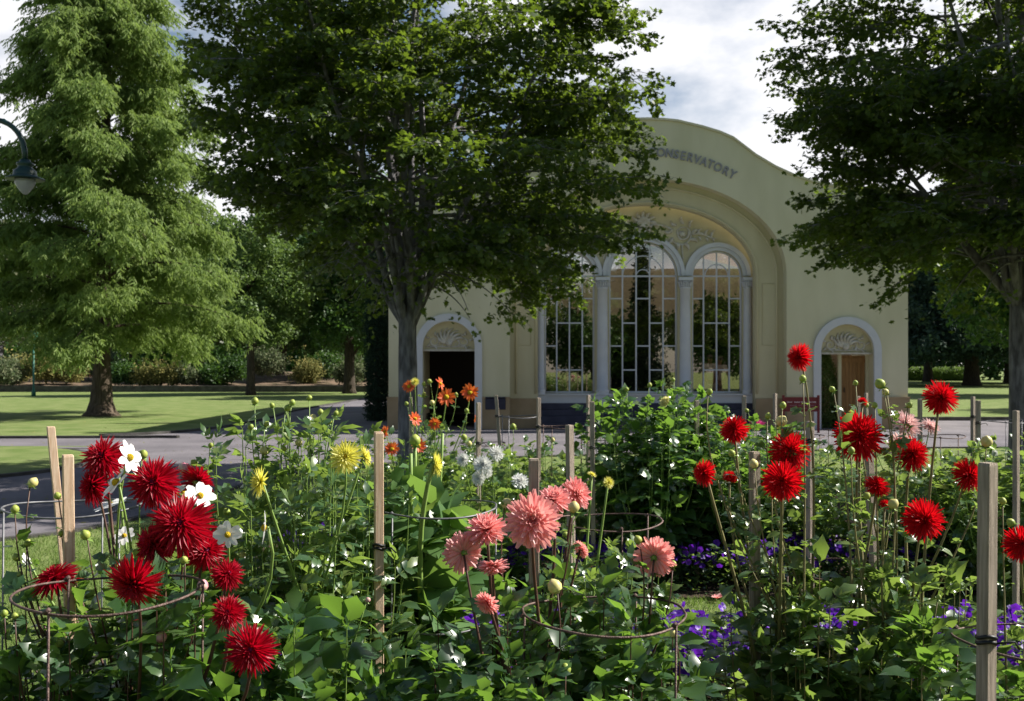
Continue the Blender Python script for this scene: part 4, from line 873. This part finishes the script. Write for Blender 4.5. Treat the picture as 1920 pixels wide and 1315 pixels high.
LF = {'broad': [comp([stalk(.42), leaflet(.58, .21, (.42, 0, -.02)), leaflet(.40, .14, (.36, 0, 0), R(58), .2), leaflet(.40, .14, (.36, 0, 0), R(-58), .2)]),
                comp([stalk(.5), leaflet(.50, .19, (.5, 0, -.02), 0, .35), leaflet(.36, .13, (.45, 0, 0), R(50)), leaflet(.36, .13, (.45, 0, 0), R(-50)), leaflet(.28, .10, (.2, 0, 0), R(62)), leaflet(.28, .10, (.2, 0, 0), R(-62))]),
                comp([stalk(.22), leaflet(.8, .25, (.2, 0, 0), 0, .4, .35)])],
      'narrow': [comp([stalk(.45), leaflet(.55, .12, (.42, 0, -.02)), leaflet(.38, .085, (.36, 0, 0), R(50)), leaflet(.38, .085, (.36, 0, 0), R(-50)), leaflet(.3, .07, (.18, 0, 0), R(55)), leaflet(.3, .07, (.18, 0, 0), R(-55))]),
                 comp([stalk(.3), leaflet(.7, .14, (.3, 0, 0), 0, .3), leaflet(.42, .09, (.28, 0, 0), R(45)), leaflet(.42, .09, (.28, 0, 0), R(-45))])],
      'huge': [comp([stalk(.3), leaflet(.75, .24, (.28, 0, 0), 0, .45, .3), leaflet(.45, .15, (.28, 0, 0), R(60), .3), leaflet(.45, .15, (.28, 0, 0), R(-60), .3)]), comp([stalk(.15), leaflet(.9, .30, (.13, 0, 0), 0, .5, .3)])]}

def basis(ax):
    z = Vector(ax).normalized(); x = z.orthogonal().normalized(); return x, z.cross(x), z
def petal_strip(V, Fc, o, d, nrm, L_, W, curve, cup, prof_):
    """one petal from o along d; nrm is its upper side; curve>0 bends towards nrm"""
    s = d.cross(nrm); s.normalize(); n = len(prof_) - 1; b = len(V)
    for i, wv in enumerate(prof_):
        t = i / n; c = o + d * (L_ * t) + nrm * (curve * L_ * t * t); e = W * wv
        V += [c - s * e + nrm * cup * e, c, c + s * e + nrm * cup * e]
    for i in range(n): a = b + i * 3; Fc += [(a, a + 1, a + 4, a + 3), (a + 1, a + 2, a + 5, a + 4)]
BK = dict(
    cr=dict(m='p_cr', n=165, t0=6, t1=116, W=.066, prof=[.5, 1, 1, .75, .08], cup=.9, cv=-.10, l0=.35, core=('heart', .13)),
    rd=dict(m='p_rd', n=210, t0=4, t1=124, W=.055, prof=[.5, .9, 1, .9, .3], cup=.9, cv=-.02, l0=.62, core=('p_rd', .12)),
    pk=dict(m='p_pk', n=130, t0=8, t1=116, W=.115, prof=[.45, .85, 1, .9, .4], cup=.6, cv=.08, l0=.45, core=('p_pk', .12)),
    yl=dict(m='p_yl', n=80, t0=14, t1=98, W=.085, prof=[.5, 1, 1, .8, .1], cup=.5, cv=.04, l0=.45, core=('yolk', .14)),
    wd=dict(m='p_wh', n=85, t0=6, t1=110, W=.13, prof=[.4, .9, 1, .8, .15], cup=.6, cv=.08, l0=.4, core=('p_wh', .12)),
    cm=dict(m='p_cm', n=60, t0=4, t1=70, W=.16, prof=[.5, 1, 1, .8, .15], cup=.7, cv=.2, l0=.5, core=('p_cm', .1)),
    pp=dict(m='p_pp', n=90, t0=6, t1=110, W=.11, prof=[.5, 1, 1, .8, .1], cup=.6, cv=.05, l0=.42, core=('p_pp', .1)),
    mg=dict(m='p_mg', n=55, t0=6, t1=100, W=.13, prof=[.5, 1, 1, .8, .1], cup=.6, cv=.1, l0=.45, core=('heart', .1)),
    ws=dict(m='p_wh', n=8, t0=80, t1=86, W=.30, prof=[.25, .75, 1, .95, .45], cup=.12, cv=-.06, l0=1, core=('yolk', .24), single=True),
    orr=dict(m='p_or', n=17, t0=66, t1=92, W=.20, prof=[.3, .8, 1, .8, .2], cup=.25, cv=-.05, l0=.8, core=('yolk', .30), single=True))
def bloom(kind, c, Rr, ax, parent, seed, label=None):
    k = BK[kind]; rs = random.Random(seed); x, y, z = basis(ax); V = []; Fc = []; n = k['n']; ga = 2.39996
    for i in range(n):
        t = (i + .5) / n; th = R(k['t0'] + (k['t1'] - k['t0']) * (t ** .62)) + rs.gauss(0, .05); a = i * ga + rs.gauss(0, .06)
        if k.get('single'): a = 2 * math.pi * i / n * (1 if n < 10 else 1) + rs.gauss(0, .07); th = R(rs.uniform(k['t0'], k['t1']))
        d = (x * math.cos(a) + y * math.sin(a)) * math.sin(th) + z * math.cos(th)
        nrm = (z - d * z.dot(d)); nrm = nrm.normalized() if nrm.length > 1e-3 else x
        L_ = Rr * (k['l0'] + (1 - k['l0']) * min(1, t * 1.7 if not k.get('single') else 1)) * rs.uniform(.9, 1.08)
        if th > R(95): L_ *= .92
        o = c + d * (Rr * .05) - z * (Rr * .10 * t)
        petal_strip(V, Fc, o, d, nrm, L_, k['W'] * Rr * rs.uniform(.85, 1.15) * (.75 + .35 * t), k['cv'] + rs.gauss(0, .05), k['cup'], k['prof'])
    mb = MB(); mb.add(V, Fc, 0, False); o = mb.build('bloom', M[k['m']], parent)
    if label: o['label'] = label
    cm, cr_ = k['core']; mb = MB(); r = Rr * cr_
    mb.lathe([(r * .6, -r * .4), (r, 0), (r * .9, r * .45), (r * .55, r * .8), (r * .1, r)], c + z * (Rr * (.02 if k.get('single') else .16)), 12, axis=z); mb.build('flower_centre', M[cm], o)
    # green sepals at the back
    V = []; Fc = []
    for i in range(6):
        a = i * math.pi / 3; d = ((x * math.cos(a) + y * math.sin(a)) - z * .55).normalized(); petal_strip(V, Fc, c - z * Rr * .16, d, (d.cross(z).cross(d) * -1).normalized(), Rr * .24, Rr * .06, .1, .2, [.6, 1, .9, .1])
    mb = MB(); mb.add(V, Fc); mb.lathe([(Rr * .05, -Rr * .1), (Rr * .12, 0), (Rr * .14, Rr * .06)], c - z * Rr * .2, 8, axis=z); mb.build('sepals', M['stem_green'], o)
    return o
def bud(c, r, ax, parent, tip='bud'):
    z = Vector(ax).normalized(); mb = MB(); mb.lathe([(r * .3, -r), (r * .85, -r * .55), (r, 0), (r * .8, r * .55), (r * .35, r * .95), (r * .05, r * 1.1)], c, 10, axis=z)
    o = mb.build('bud', M[tip], parent); x, y, z = basis(z); V = []; Fc = []
    for i in range(5):
        a = i * 2 * math.pi / 5; d = ((x * math.cos(a) + y * math.sin(a)) - z * random.uniform(-.2, .5)).normalized(); petal_strip(V, Fc, c - z * r * .85, d, z, r * 1.5, r * .32, random.uniform(-.3, .4), .2, [.6, 1, .8, .1])
    mb = MB(); mb.add(V, Fc); mb.build('sepals', M['stem_green'], o)
CAT = 'dahlia'
def plant(name, label, bpx, Y, blooms, buds, bush, leafmat, stemmat, tmpl='broad', lsz=.13, seed=0, group=None, spread=.12, thick=.005, cat=CAT, stemleaf=.6):
    """bush = (number of leafy shoots, radius, top height, nodes per shoot)"""
    rs = random.Random(seed + 100); g = np.random.default_rng(seed + 100); bx = (bpx - 960) / F * Y
    root = empty(name, (bx, Y, 0), label, cat, group); s = Soup(); LP, LD, LS = [], [], []
    def leaves(path, z0, t1, step, sz):
        acc = 0; rot = rs.random() * 6; plen = sum((path[i + 1] - path[i]).length for i in range(len(path) - 1)); nn = max(2, int(plen * (t1) / step))
        for k in range(nn):
            t = (k + .6) / nn * t1; f = t * (len(path) - 1); i = min(len(path) - 2, int(f)); p = path[i].lerp(path[i + 1], f - i)
            if p.z < z0: continue
            dd = (path[i + 1] - path[i]).normalized(); rot += 1.57 + rs.uniform(-.3, .3); u, v = dd.orthogonal().normalized(), None; v = dd.cross(u)
            for q in (0, math.pi):
                if rs.random() < .1: continue
                d = (u * math.cos(rot + q) + v * math.sin(rot + q)) + dd * rs.uniform(.1, .7); LP.append(tuple(p)); LD.append(tuple(d)); LS.append(sz * rs.uniform(.6, 1.2) * (1.1 - .45 * t))
    for i, (px, py, Yb, kind, dia, ax) in enumerate(blooms):
        Yb = Y + Yb; c = P(px, py, Yb); Rr = dia / 2 * Yb / F; a = Vector(ax).normalized()
        if kind: bloom(kind, c, Rr, a, root, seed * 50 + i)
        b0 = Vector((bx + rs.uniform(-spread, spread), Y + rs.uniform(-spread, spread), 0)); e = c - a * Rr * .2
        pth = bez(b0, b0 + Vector((0, 0, c.z * .45)), e - a * .10 - Vector((0, 0, .25 * c.z)), e, 14); w_ = thick * rs.uniform(.8, 1.15)
        mb = MB(); mb.tube(pth, [w_ * (1.5 - .8 * q / 14) for q in range(15)], 7); mb.build('stem', M[stemmat], root); leaves(pth, .35, .80, .12 / max(.3, stemleaf), lsz * .85)
    for i, (px, py, Yb, r, tip) in enumerate(buds):
        Yb = Y + Yb; c = P(px, py, Yb); ax = Vector((rs.gauss(0, .5), rs.gauss(0, .4) - .2, 1)).normalized(); bud(c, r / 2 * Yb / F, ax, root, tip)
        b0 = Vector((bx + rs.uniform(-spread, spread), Y + rs.uniform(-spread, spread), .1)); e = c - ax * r / 2 * Yb / F
        pth = bez(b0, b0 + Vector((0, 0, c.z * .5)), e - ax * .12 - Vector((0, 0, .2 * c.z)), e, 12)
        mb = MB(); mb.tube(pth, [thick * (1.1 - .75 * q / 12) for q in range(13)], 6); mb.build('stem', M[stemmat], root); leaves(pth, .35, .97, .10 / max(.3, stemleaf), lsz * .55)
        for q in range(5 if stemleaf > .8 else 2): LP.append(tuple(pth[rs.choice((9, 10, 11))])); LD.append((rs.gauss(0, .7), rs.gauss(0, .7), .8)); LS.append(lsz * rs.uniform(.35, .6))
    nsh, rad, top, _ = bush; nsh = int(nsh * (2.6 if Y < 5 else 1.4)); lsz *= 1.42; rad *= 1.12
    for k in range(nsh):
        a = rs.uniform(0, 2 * math.pi); r0 = rad * math.sqrt(rs.random()); zt = top * rs.uniform(.70, 1.06) * (1 - .16 * (r0 / max(rad, .01)) ** 2)
        b0 = Vector((bx + rs.uniform(-.06, .06), Y + rs.uniform(-.06, .06), 0)); e = Vector((bx + r0 * math.cos(a), Y + r0 * math.sin(a), zt))
        pth = bez(b0, b0 + Vector(((e.x - bx) * .6, (e.y - Y) * .6, zt * .3)), e - Vector((0, 0, zt * .35)), e, 10); s.tube(pth, [thick * (1.2 - .9 * q / 10) for q in range(11)], 5, 1)
        leaves(pth, .12, 1.0, .085, lsz)
        for q in range(3): LP.append(tuple(e)); LD.append((rs.gauss(0, .6), rs.gauss(0, .6), .9)); LS.append(lsz * rs.uniform(.35, .6))
    P_ = np.array(LP); D = np.array(LD); D = D / np.linalg.norm(D, axis=1, keepdims=True); S_ = np.array(LS); m = len(P_)
    nn = g.normal(0, .5, (m, 3)); nn[:, 2] += 1; tl = LF[tmpl]; pk = g.integers(0, len(tl), m)
    for j in range(len(tl)): q = pk == j; s.add(tl[j], P_[q], D[q], nn[q], S_[q], 0)
    s.build('foliage', [M[leafmat], M[stemmat]], root); return root
f0 = (0, -1, .25)     # facing the photographer
plant('dahlia_plant', 'crimson cactus dahlia with dark stems at the left front', 250, 2.75, [
    (193, 857, .35, 'cr', 92, (-.1, -.7, .5)), (172, 912, .33, 'cr', 84, (-.7, -.7, .1)), (288, 905, .15, 'cr', 104, (.05, -1, .35)), (340, 983, -.05, 'cr', 130, (.1, -.9, .45)), (385, 1030, .08, 'cr', 96, (.6, -.8, -.1)),
    (286, 1022, -.05, 'cr', 92, (-.5, -.8, .2)), (250, 1095, -.38, 'cr', 112, (-.1, -.8, -.55)), (102, 1083, -.05, 'cr', 96, (-.35, -.25, .9)), (372, 902, .3, 'cr', 72, (.35, .75, .35)), (428, 1076, -.25, 'cr', 66, (.5, -.6, .5)), (428, 1148, -.3, 'cr', 70, (.1, -.8, .4)), (471, 1218, -.48, 'cr', 102, (.1, -1, .2)), (250, 1160, .12, 'cr', 30, (.3, .6, -.3))],
    [(345, 1050, -.1, 15, 'bud'), (30, 1045, .1, 14, 'bud'), (62, 905, .2, 19, 'budtip'), (47, 1248, -.1, 26, 'budtip'), (160, 1003, -.05, 19, 'bud'), (302, 1195, -.1, 22, 'budpink'), (380, 1098, -.1, 22, 'budpink'), (112, 1208, -.1, 16, 'bud'), (36, 1078, .1, 14, 'bud'), (52, 1018, .1, 14, 'bud'), (108, 930, .15, 14, 'bud'), (28, 955, .1, 16, 'bud'), (115, 1000, .1, 12, 'bud')],
    (17, .34, 1.05, 6), 'dl_dark', 'stem_dark', lsz=.15, seed=1)
plant('dahlia_plant', 'white single dahlia with yellow centres behind the crimson one', 290, 3.35, [
    (243, 858, -.4, 'ws', 62, (.8, -.2, .3)), (218, 905, -.4, 'ws', 66, (-.6, -.4, .6)), (222, 880, .1, 'ws', 50, (-.3, .3, .9)), (427, 1003, -.72, 'ws', 50, (0, -1, .15)), (233, 1005, -.2, 'ws', 40, (0, -.6, .5)), (375, 930, -.55, 'ws', 56, (.5, -.6, .5)), (497, 990, -.75, 'ws', 60, (-.9, -.25, .1)), (208, 945, 0, 'ws', 62, (.2, .2, -.8)), (50, 1050, -.2, 'ws', 26, (-.7, 0, -.3)), (345, 925, .1, 'ws', 50, (-.3, -.7, .5)), (455, 1060, -.2, 'ws', 30, (.8, -.1, -.2))],
    [(268, 852, 0, 18, 'bud'), (345, 878, 0, 22, 'budpink'), (364, 868, 0, 14, 'bud'), (425, 960, -.1, 14, 'bud'), (455, 1042, -.1, 14, 'budtip')], (9, .3, .95, 5), 'dl_mid', 'stem_green', lsz=.13, seed=2)
plant('dahlia_plant', 'tall lemon yellow dahlia with many buds left of the middle', 560, 3.4, [
    (487, 905, -.5, 'yl', 60, (-.8, -.5, .1)), (648, 857, -.45, 'yl', 66, (0, -.9, .35)), (684, 856, -.35, 'yl', 42, (.8, .1, .2))],
    [(478, 752, 0, 14, 'bud'), (500, 795, 0, 11, 'bud'), (495, 845, 0, 16, 'budtip'), (540, 765, 0, 14, 'bud'), (586, 787, .1, 20, 'budtip'), (601, 773, .1, 12, 'bud'), (618, 790, 0, 11, 'bud'), (580, 746, 0, 11, 'bud'), (548, 755, 0, 12, 'bud'), (532, 842, 0, 12, 'bud'), (470, 800, 0, 12, 'bud'), (560, 830, 0, 14, 'budtip'), (395, 835, 0, 10, 'bud'), (510, 760, .1, 10, 'bud'), (630, 775, 0, 10, 'bud')],
    (30, .36, 1.47, 8), 'dl_mid', 'stem_green', tmpl='narrow', lsz=.125, seed=3, stemleaf=.9, spread=.16)
plant('dahlia_plant', 'dahlia with thick pale green stems inside the double ring', 785, 3.65, [
    (817, 871, -.3, 'yl', 50, (1, .1, 0)), (778, 828, .05, None, 10, (0, 0, 1)), (770, 850, -.05, None, 10, (0, -.1, 1)), (830, 812, .1, None, 10, (.2, 0, 1))], [(778, 826, .05, 22, 'bud'), (700, 872, 0, 10, 'bud')],
    (7, .16, 1.2, 5), 'dl_light', 'stem_green', tmpl='huge', lsz=.24, seed=4, thick=.010, spread=.05, stemleaf=.5)
plant('dahlia_plant', 'coral pink dahlia with several full blooms in the middle front', 1010, 2.75, [
    (998, 977, -.1, 'pk', 106, (0, -1, .3)), (912, 992, 0, 'pk', 80, (-.15, -.4, .75)), (866, 1035, 0, 'pk', 76, (-.4, .7, .1)), (1040, 937, .1, 'pk', 66, (-.1, -.5, .7)), (1082, 925, .15, 'pk', 62, (.6, -.6, .4)), (925, 1062, -.15, 'pk', 60, (.1, -.2, -.9)), (912, 1132, -.25, 'pk', 50, (-.3, -.3, -.3)), (1090, 1030, .2, 'pk', 36, (.5, .2, .3)), (1003, 1100, .3, 'pk', 26, (.3, -.8, .1))],
    [(1076, 951, 0, 22, 'budtip'), (1040, 1100, -.15, 28, 'budtip'), (950, 945, .2, 22, 'budtip'), (1060, 1255, -.2, 22, 'bud'), (1020, 1175, 0, 10, 'bud')], (17, .30, 1.03, 6), 'dl_dark', 'stem_dark', lsz=.15, seed=5)
plant('dahlia_plant', 'pink dahlia showing the green back of one bloom above the petunias', 1175, 2.8, [(1228, 1043, 0, 'pk', 78, (.35, .85, .25))],
    [(1196, 1012, 0, 16, 'bud'), (1262, 1058, 0, 14, 'bud'), (1262, 1188, -.2, 14, 'budtip')], (7, .19, .96, 5), 'dl_dark', 'stem_dark', lsz=.16, seed=6)
plant('dahlia_plant', 'leafy budless dahlia between the pink blooms and the far bed', 1110, 3.5, [(1110, 890, .1, 'yl', 18, (.2, -.2, .8)), (1141, 905, .1, 'yl', 24, (.3, -.8, .2))], [(1060, 1003, 0, 12, 'bud')], (13, .22, 1.07, 5), 'dl_mid', 'stem_green', tmpl='narrow', lsz=.13, seed=7)
plant('dahlia_plant', 'scarlet cactus dahlia with many long stems at the right front', 1530, 3.15, [
    (1376, 804, .1, 'rd', 58, (-.35, -.6, .6)), (1482, 845, 0, 'rd', 80, (.2, -.9, .4)), (1467, 902, -.25, 'rd', 80, (-.2, -.9, .1)), (1319, 887, -.2, 'rd', 52, (-.95, -.35, .2)), (1369, 893, .1, 'rd', 30, (.2, -.3, .9)), (1497, 670, .1, 'rd', 56, (-.95, -.2, .12)), (1645, 910, .1, 'rd', 50, (.2, -.4, .8))],
    [(1330, 735, 0, 13, 'bud'), (1345, 895, 0, 12, 'bud'), (1413, 870, -.1, 18, 'budtip'), (1448, 925, -.1, 18, 'bud'), (1465, 790, .1, 22, 'budtip'), (1505, 710, 0, 14, 'bud'), (1468, 760, 0, 13, 'bud'), (1560, 730, .1, 12, 'bud'), (1440, 780, 0, 12, 'bud'), (1372, 850, 0, 14, 'bud')],
    (16, .26, .98, 6), 'dl_mid', 'stem_tan', lsz=.13, seed=8, stemleaf=1.1)
plant('dahlia_plant', 'scarlet cactus dahlia with the largest round bloom behind the right ring', 1660, 3.2, [
    (1611, 818, .1, 'rd', 96, (-.1, -.95, .3)), (1765, 745, .1, 'rd', 68, (.1, -.9, .35)), (1711, 850, .15, 'rd', 70, (.2, -.7, .45)), (1818, 890, .1, 'rd', 66, (.5, -.7, .3)), (1733, 975, -.1, 'rd', 82, (.1, -1, .1)), (1660, 945, 0, 'rd', 24, (.3, -.3, .9)), (1618, 752, .3, 'rd', 20, (.3, -.2, .8))],
    [(1675, 945, -.1, 20, 'budtip'), (1650, 720, .1, 20, 'bud'), (1660, 735, .1, 13, 'budtip'), (1596, 845, -.2, 14, 'bud'), (1850, 828, .1, 22, 'budtip'), (1640, 760, .1, 12, 'bud'), (1604, 718, .2, 10, 'bud'), (1705, 760, .1, 12, 'bud'), (1625, 930, 0, 14, 'bud')],
    (18, .32, 1.0, 6), 'dl_mid', 'stem_tan', lsz=.13, seed=9, stemleaf=1.1)
plant('dahlia_plant', 'red dahlia cut off by the right edge of the frame', 1935, 3.0, [(1916, 1020, 0, 'rd', 70, (-.3, -.9, .2))], [(1895, 980, 0, 16, 'bud'), (1880, 940, .1, 14, 'bud')], (9, .2, .78, 5), 'dl_mid', 'stem_tan', lsz=.12, seed=10)
plant('dahlia_plant', 'low dark leaved dahlia in the bottom left corner', 10, 2.6, [], [(8, 1150, 0, 14, 'bud'), (28, 1155, 0, 12, 'bud')], (9, .22, .92, 5), 'dl_dark', 'stem_dark', lsz=.15, seed=11)
plant('dahlia_plant', 'leafy dahlia without open blooms filling the bottom left of the middle', 600, 2.75, [], [(520, 1200, 0, 12, 'budtip'), (690, 1125, 0, 10, 'budpink')], (16, .32, .95, 6), 'dl_dark', 'stem_green', lsz=.16, seed=12)
plant('dahlia_plant', 'short leafy dahlia at the bottom between the yellow and pink dahlias', 800, 2.6, [], [], (10, .26, .84, 6), 'dl_dark', 'stem_green', lsz=.17, seed=13)
plant('dahlia_plant', 'short leafy dahlia at the bottom right of the middle', 1400, 2.7, [], [], (3, .18, .5, 6), 'dl_dark', 'stem_tan', lsz=.13, seed=14)
plant('dahlia_plant', 'bushy dahlia at the bottom right beside the closest stake', 1740, 2.9, [], [(1760, 1120, 0, 10, 'bud')], (10, .28, .86, 6), 'dl_dark', 'stem_tan', lsz=.15, seed=15)
plant('dahlia_plant', 'dark leafy dahlia at the bottom just left of the pink blooms', 915, 2.55, [], [], (9, .2, .90, 6), 'dl_dark', 'stem_dark', lsz=.15, seed=31)
plant('dahlia_plant', 'leafy dahlia low in front of the crimson blooms', 400, 2.75, [], [], (9, .24, .86, 6), 'dl_dark', 'stem_dark', lsz=.14, seed=32)
# far bed
plant('dahlia_plant', 'small flowered orange dahlia in front of the left doorway', 795, 7.8, [
    (767, 725, 0, 'orr', 26, (-.2, -.8, .4)), (825, 720, 0, 'orr', 26, (.9, -.3, .2)), (837, 745, -.2, 'orr', 34, (.2, -1, .2)), (881, 736, 0, 'orr', 33, (.1, -1, .1)), (778, 786, -.4, 'orr', 27, (.5, -.6, .3)), (815, 795, -.4, 'orr', 24, (-.1, -.8, .1)), (735, 842, -.6, 'orr', 28, (0, -.9, .3)), (785, 836, -.6, 'orr', 28, (.3, -.8, .2)), (722, 810, 0, 'orr', 24, (-.6, -.6, .3)), (892, 785, 0, 'orr', 16, (-.8, -.2, .1)), (778, 716, 0, 'yl', 18, (0, -.8, .5))],
    [(805, 715, 0, 9, 'bud'), (795, 740, 0, 9, 'bud'), (810, 755, 0, 10, 'budtip'), (875, 770, 0, 9, 'bud'), (855, 740, 0, 8, 'bud'), (795, 720, 0, 8, 'bud'), (762, 757, 0, 8, 'bud')], (30, .50, 1.18, 6), 'dl_mid', 'stem_green', lsz=.12, seed=16, spread=.2, stemleaf=.7)
plant('dahlia_plant', 'white double dahlia right of the orange dahlia in the far bed', 905, 7.4, [(905, 872, -.6, 'wd', 38, (-.1, -.9, .4)), (931, 850, -.5, 'wd', 32, (.4, -.8, .3)), (868, 862, -.5, 'wd', 26, (-.3, -.8, .3)), (975, 902, -.6, 'wd', 34, (.1, -.6, .6)), (897, 897, -.6, 'wd', 28, (-.2, -.8, .1)), (912, 885, -.15, 'wd', 26, (.4, -.8, .1))],
    [(870, 820, 0, 12, 'bud'), (880, 832, 0, 10, 'budtip')], (28, .46, .93, 6), 'dl_mid', 'stem_green', lsz=.12, seed=17)
plant('dahlia_plant', 'leafy green dahlia with one pointed upright shoot before the leaning stake', 965, 8.4, [], [(962, 800, 0, 12, 'bud')], (20, .40, 1.02, 6), 'dl_mid', 'stem_green', lsz=.13, seed=18)
plant('dahlia_plant', 'low green dahlia right of the stake at the end of the steps', 1040, 8.8, [], [(1036, 825, 0, 9, 'budtip')], (22, .42, 1.03, 6), 'dl_mid', 'stem_green', lsz=.13, seed=19)
plant('dahlia_plant', 'low green dahlia beneath the two close together stakes', 1105, 7.9, [], [], (16, .34, .82, 6), 'dl_mid', 'stem_green', lsz=.12, seed=20)
plant('dahlia_plant', 'big bushy dahlia topped by one cream bloom', 1225, 7.7, [(1252, 757, -.25, 'cm', 32, (-.7, -.3, .4))], [(1218, 722, 0, 9, 'bud'), (1175, 730, 0, 8, 'bud'), (1262, 712, 0, 8, 'bud')], (52, .50, 1.44, 8), 'dl_dark', 'stem_green', lsz=.17, seed=21)
plant('dahlia_plant', 'bushy dark dahlia behind the left scarlet bloom', 1370, 7.9, [(1322, 800, 0, 'orr', 14, (-.2, -.9, .2))], [(1322, 776, 0, 12, 'budtip')], (44, .50, 1.27, 8), 'dl_dark', 'stem_green', lsz=.16, seed=22)
plant('dahlia_plant', 'green dahlia with one magenta bloom before the tan dado', 1440, 8.6, [(1420, 797, 0, 'mg', 32, (.1, -.5, .8))], [(1400, 770, 0, 8, 'bud')], (26, .46, 1.10, 7), 'dl_mid', 'stem_green', lsz=.14, seed=23)
plant('dahlia_plant', 'green dahlia below the maroon notice board', 1550, 8.0, [], [], (24, .44, .98, 7), 'dl_mid', 'stem_green', lsz=.13, seed=24)
plant('dahlia_plant', 'blush pink dahlia in the far bed right of the timber door', 1690, 7.6, [(1700, 795, -.2, 'pp', 58, (.2, -.7, .6)), (1690, 835, -.1, 'pp', 54, (-.2, -.8, -.1)), (1745, 800, 0, 'pp', 40, (.3, -.5, .6))], [(1625, 760, 0, 9, 'bud')], (24, .42, 1.06, 7), 'dl_mid', 'stem_green', lsz=.13, seed=25)
plant('dahlia_plant', 'wide leafy dahlia bush at the right end of the far bed', 1875, 7.2, [(1865, 850, 0, 'wd', 14, (.2, -.9, 0))], [], (46, .52, 1.10, 7), 'dl_mid', 'stem_green', lsz=.14, seed=26)
plant('dahlia_plant', 'second leafy bush beyond the right end of the far bed', 1960, 7.6, [], [], (26, .5, 1.12, 7), 'dl_mid', 'stem_green', lsz=.14, seed=27)
plant('dahlia_plant', 'low dark dahlia behind the white double dahlia', 860, 9.4, [], [], (20, .45, .85, 6), 'dl_dark', 'stem_green', lsz=.13, seed=28)
plant('dahlia_plant', 'leafy dahlia filling the far bed behind the ringed stems', 745, 7.5, [], [], (24, .42, .90, 6), 'dl_dark', 'stem_green', lsz=.13, seed=29)
# ------------------------------------------------------------------ petunias
def petunias(name, label, pts_fn, n, nf, seed, h=.26):
    g = np.random.default_rng(seed); x, y = pts_fn(g, n); z = h * g.random(n) ** .8
    small = (np.array([(0, 0, 0), (.5, .28, .08), (1, 0, -.1), (.5, -.28, .08)]), [(0, 1, 2, 3)])
    s = Soup(); f = g.normal(size=(n, 3)); f[:, 2] = abs(f[:, 2]) * .4; nn = g.normal(0, .4, (n, 3)); nn[:, 2] += 1
    s.add(small, np.stack([x, y, z], 1), f, nn, g.uniform(.03, .055, n), 0)
    V = [(0, 0, -.35)]; k = 10
    for i in range(k): a = 2 * math.pi * i / k; r = 1 if i % 2 == 0 else .82; V.append((r * math.cos(a) * .35, r * math.sin(a) * .35, -.02)); 
    for i in range(k): a = 2 * math.pi * i / k; r = 1 if i % 2 == 0 else .84; V.append((r * math.cos(a), r * math.sin(a), .02 + .08 * (i % 2)))
    Fc = [(0, 1 + i, 1 + (i + 1) % k) for i in range(k)] + [(1 + i, 11 + i, 11 + (i + 1) % k, 1 + (i + 1) % k) for i in range(k)]
    V = np.array([(p[2], p[0], p[1]) for p in V])   # opening looks along +X
    x, y = pts_fn(g, nf); z = h * (.65 + .5 * g.random(nf)); f = g.normal(0, .6, (nf, 3)); f[:, 1] -= .6; f[:, 2] += .6
    s.add((V, Fc), np.stack([x, y, z], 1), f, g.normal(size=(nf, 3)), g.uniform(.02, .031, nf), 1)
    o = s.build(name, [M['dl_mid'], M['p_pu']]); tag(o, label, 'petunias', kind='stuff')
def band(poly, depth):
    P2 = np.array(poly); seg = np.linalg.norm(np.diff(P2, axis=0), axis=1); cum = np.concatenate([[0], np.cumsum(seg)])
    def fn(g, n):
        t = g.random(n) * cum[-1]; i = np.clip(np.searchsorted(cum, t) - 1, 0, len(seg) - 1); u = (t - cum[i]) / seg[i]; p = P2[i] + (P2[i + 1] - P2[i]) * u[:, None]
        d = (P2[i + 1] - P2[i]) / seg[i][:, None]; nr = np.stack([-d[:, 1], d[:, 0]], 1); w_ = depth * g.random(n) + .05 * np.sin(t * 9)
        return (p + nr * w_[:, None]).T
    return fn
petunias('petunia_border', 'purple petunia border along the front of the far dahlia bed', band([(-1.9, 7.65), (-.8, 7.35), (0, 7.25), (3, 7.25), (5.5, 7.5)], .85), 22000, 2600, 5, .3)
petunias('petunia_border', 'purple petunia border behind the front dahlias along the near bed', band([(-1.6, 4.35), (0, 4.5), (3.2, 4.5)], .8), 17000, 2600, 6, .36)
# fallen pink petals on the strip of lawn
V = []; Fc = []; c = P(1346, 1130, 7.0); c.z = .03
for i in range(9):
    a = i * 2.4; d = Vector((math.cos(a), math.sin(a), random.uniform(0, .5))).normalized(); petal_strip(V, Fc, c, d, Vector((0, 0, 1)), .05, .018, .2, .3, [.5, 1, 1, .7, .2])
mb = MB(); mb.add(V, Fc); o = mb.build('fallen_bloom', M['p_pk']); tag(o, 'faded pink bloom fallen on the grass strip', 'flower')
print('LEAVES', nl, 'CYP', nc, 'verts', sum(len(m.vertices) for m in bpy.data.meshes))

# leaves blown onto the path and lawns
g_ = np.random.default_rng(77); n = 900; y = g_.uniform(9.5, 34, n); x = g_.uniform(-.55, .55, n) * y
s = Soup(); s.add(LEAF5, np.stack([x, y, np.full(n, .012)], 1), g_.normal(size=(n, 3)) * [1, 1, .15], np.array([[0, 0, 1.]]) + g_.normal(0, .2, (n, 3)), g_.uniform(.03, .07, n))
o = s.build('fallen_leaves', M['dryshrub']); tag(o, 'small dry leaves scattered over the grey path and lawns', 'leaves', kind='stuff')
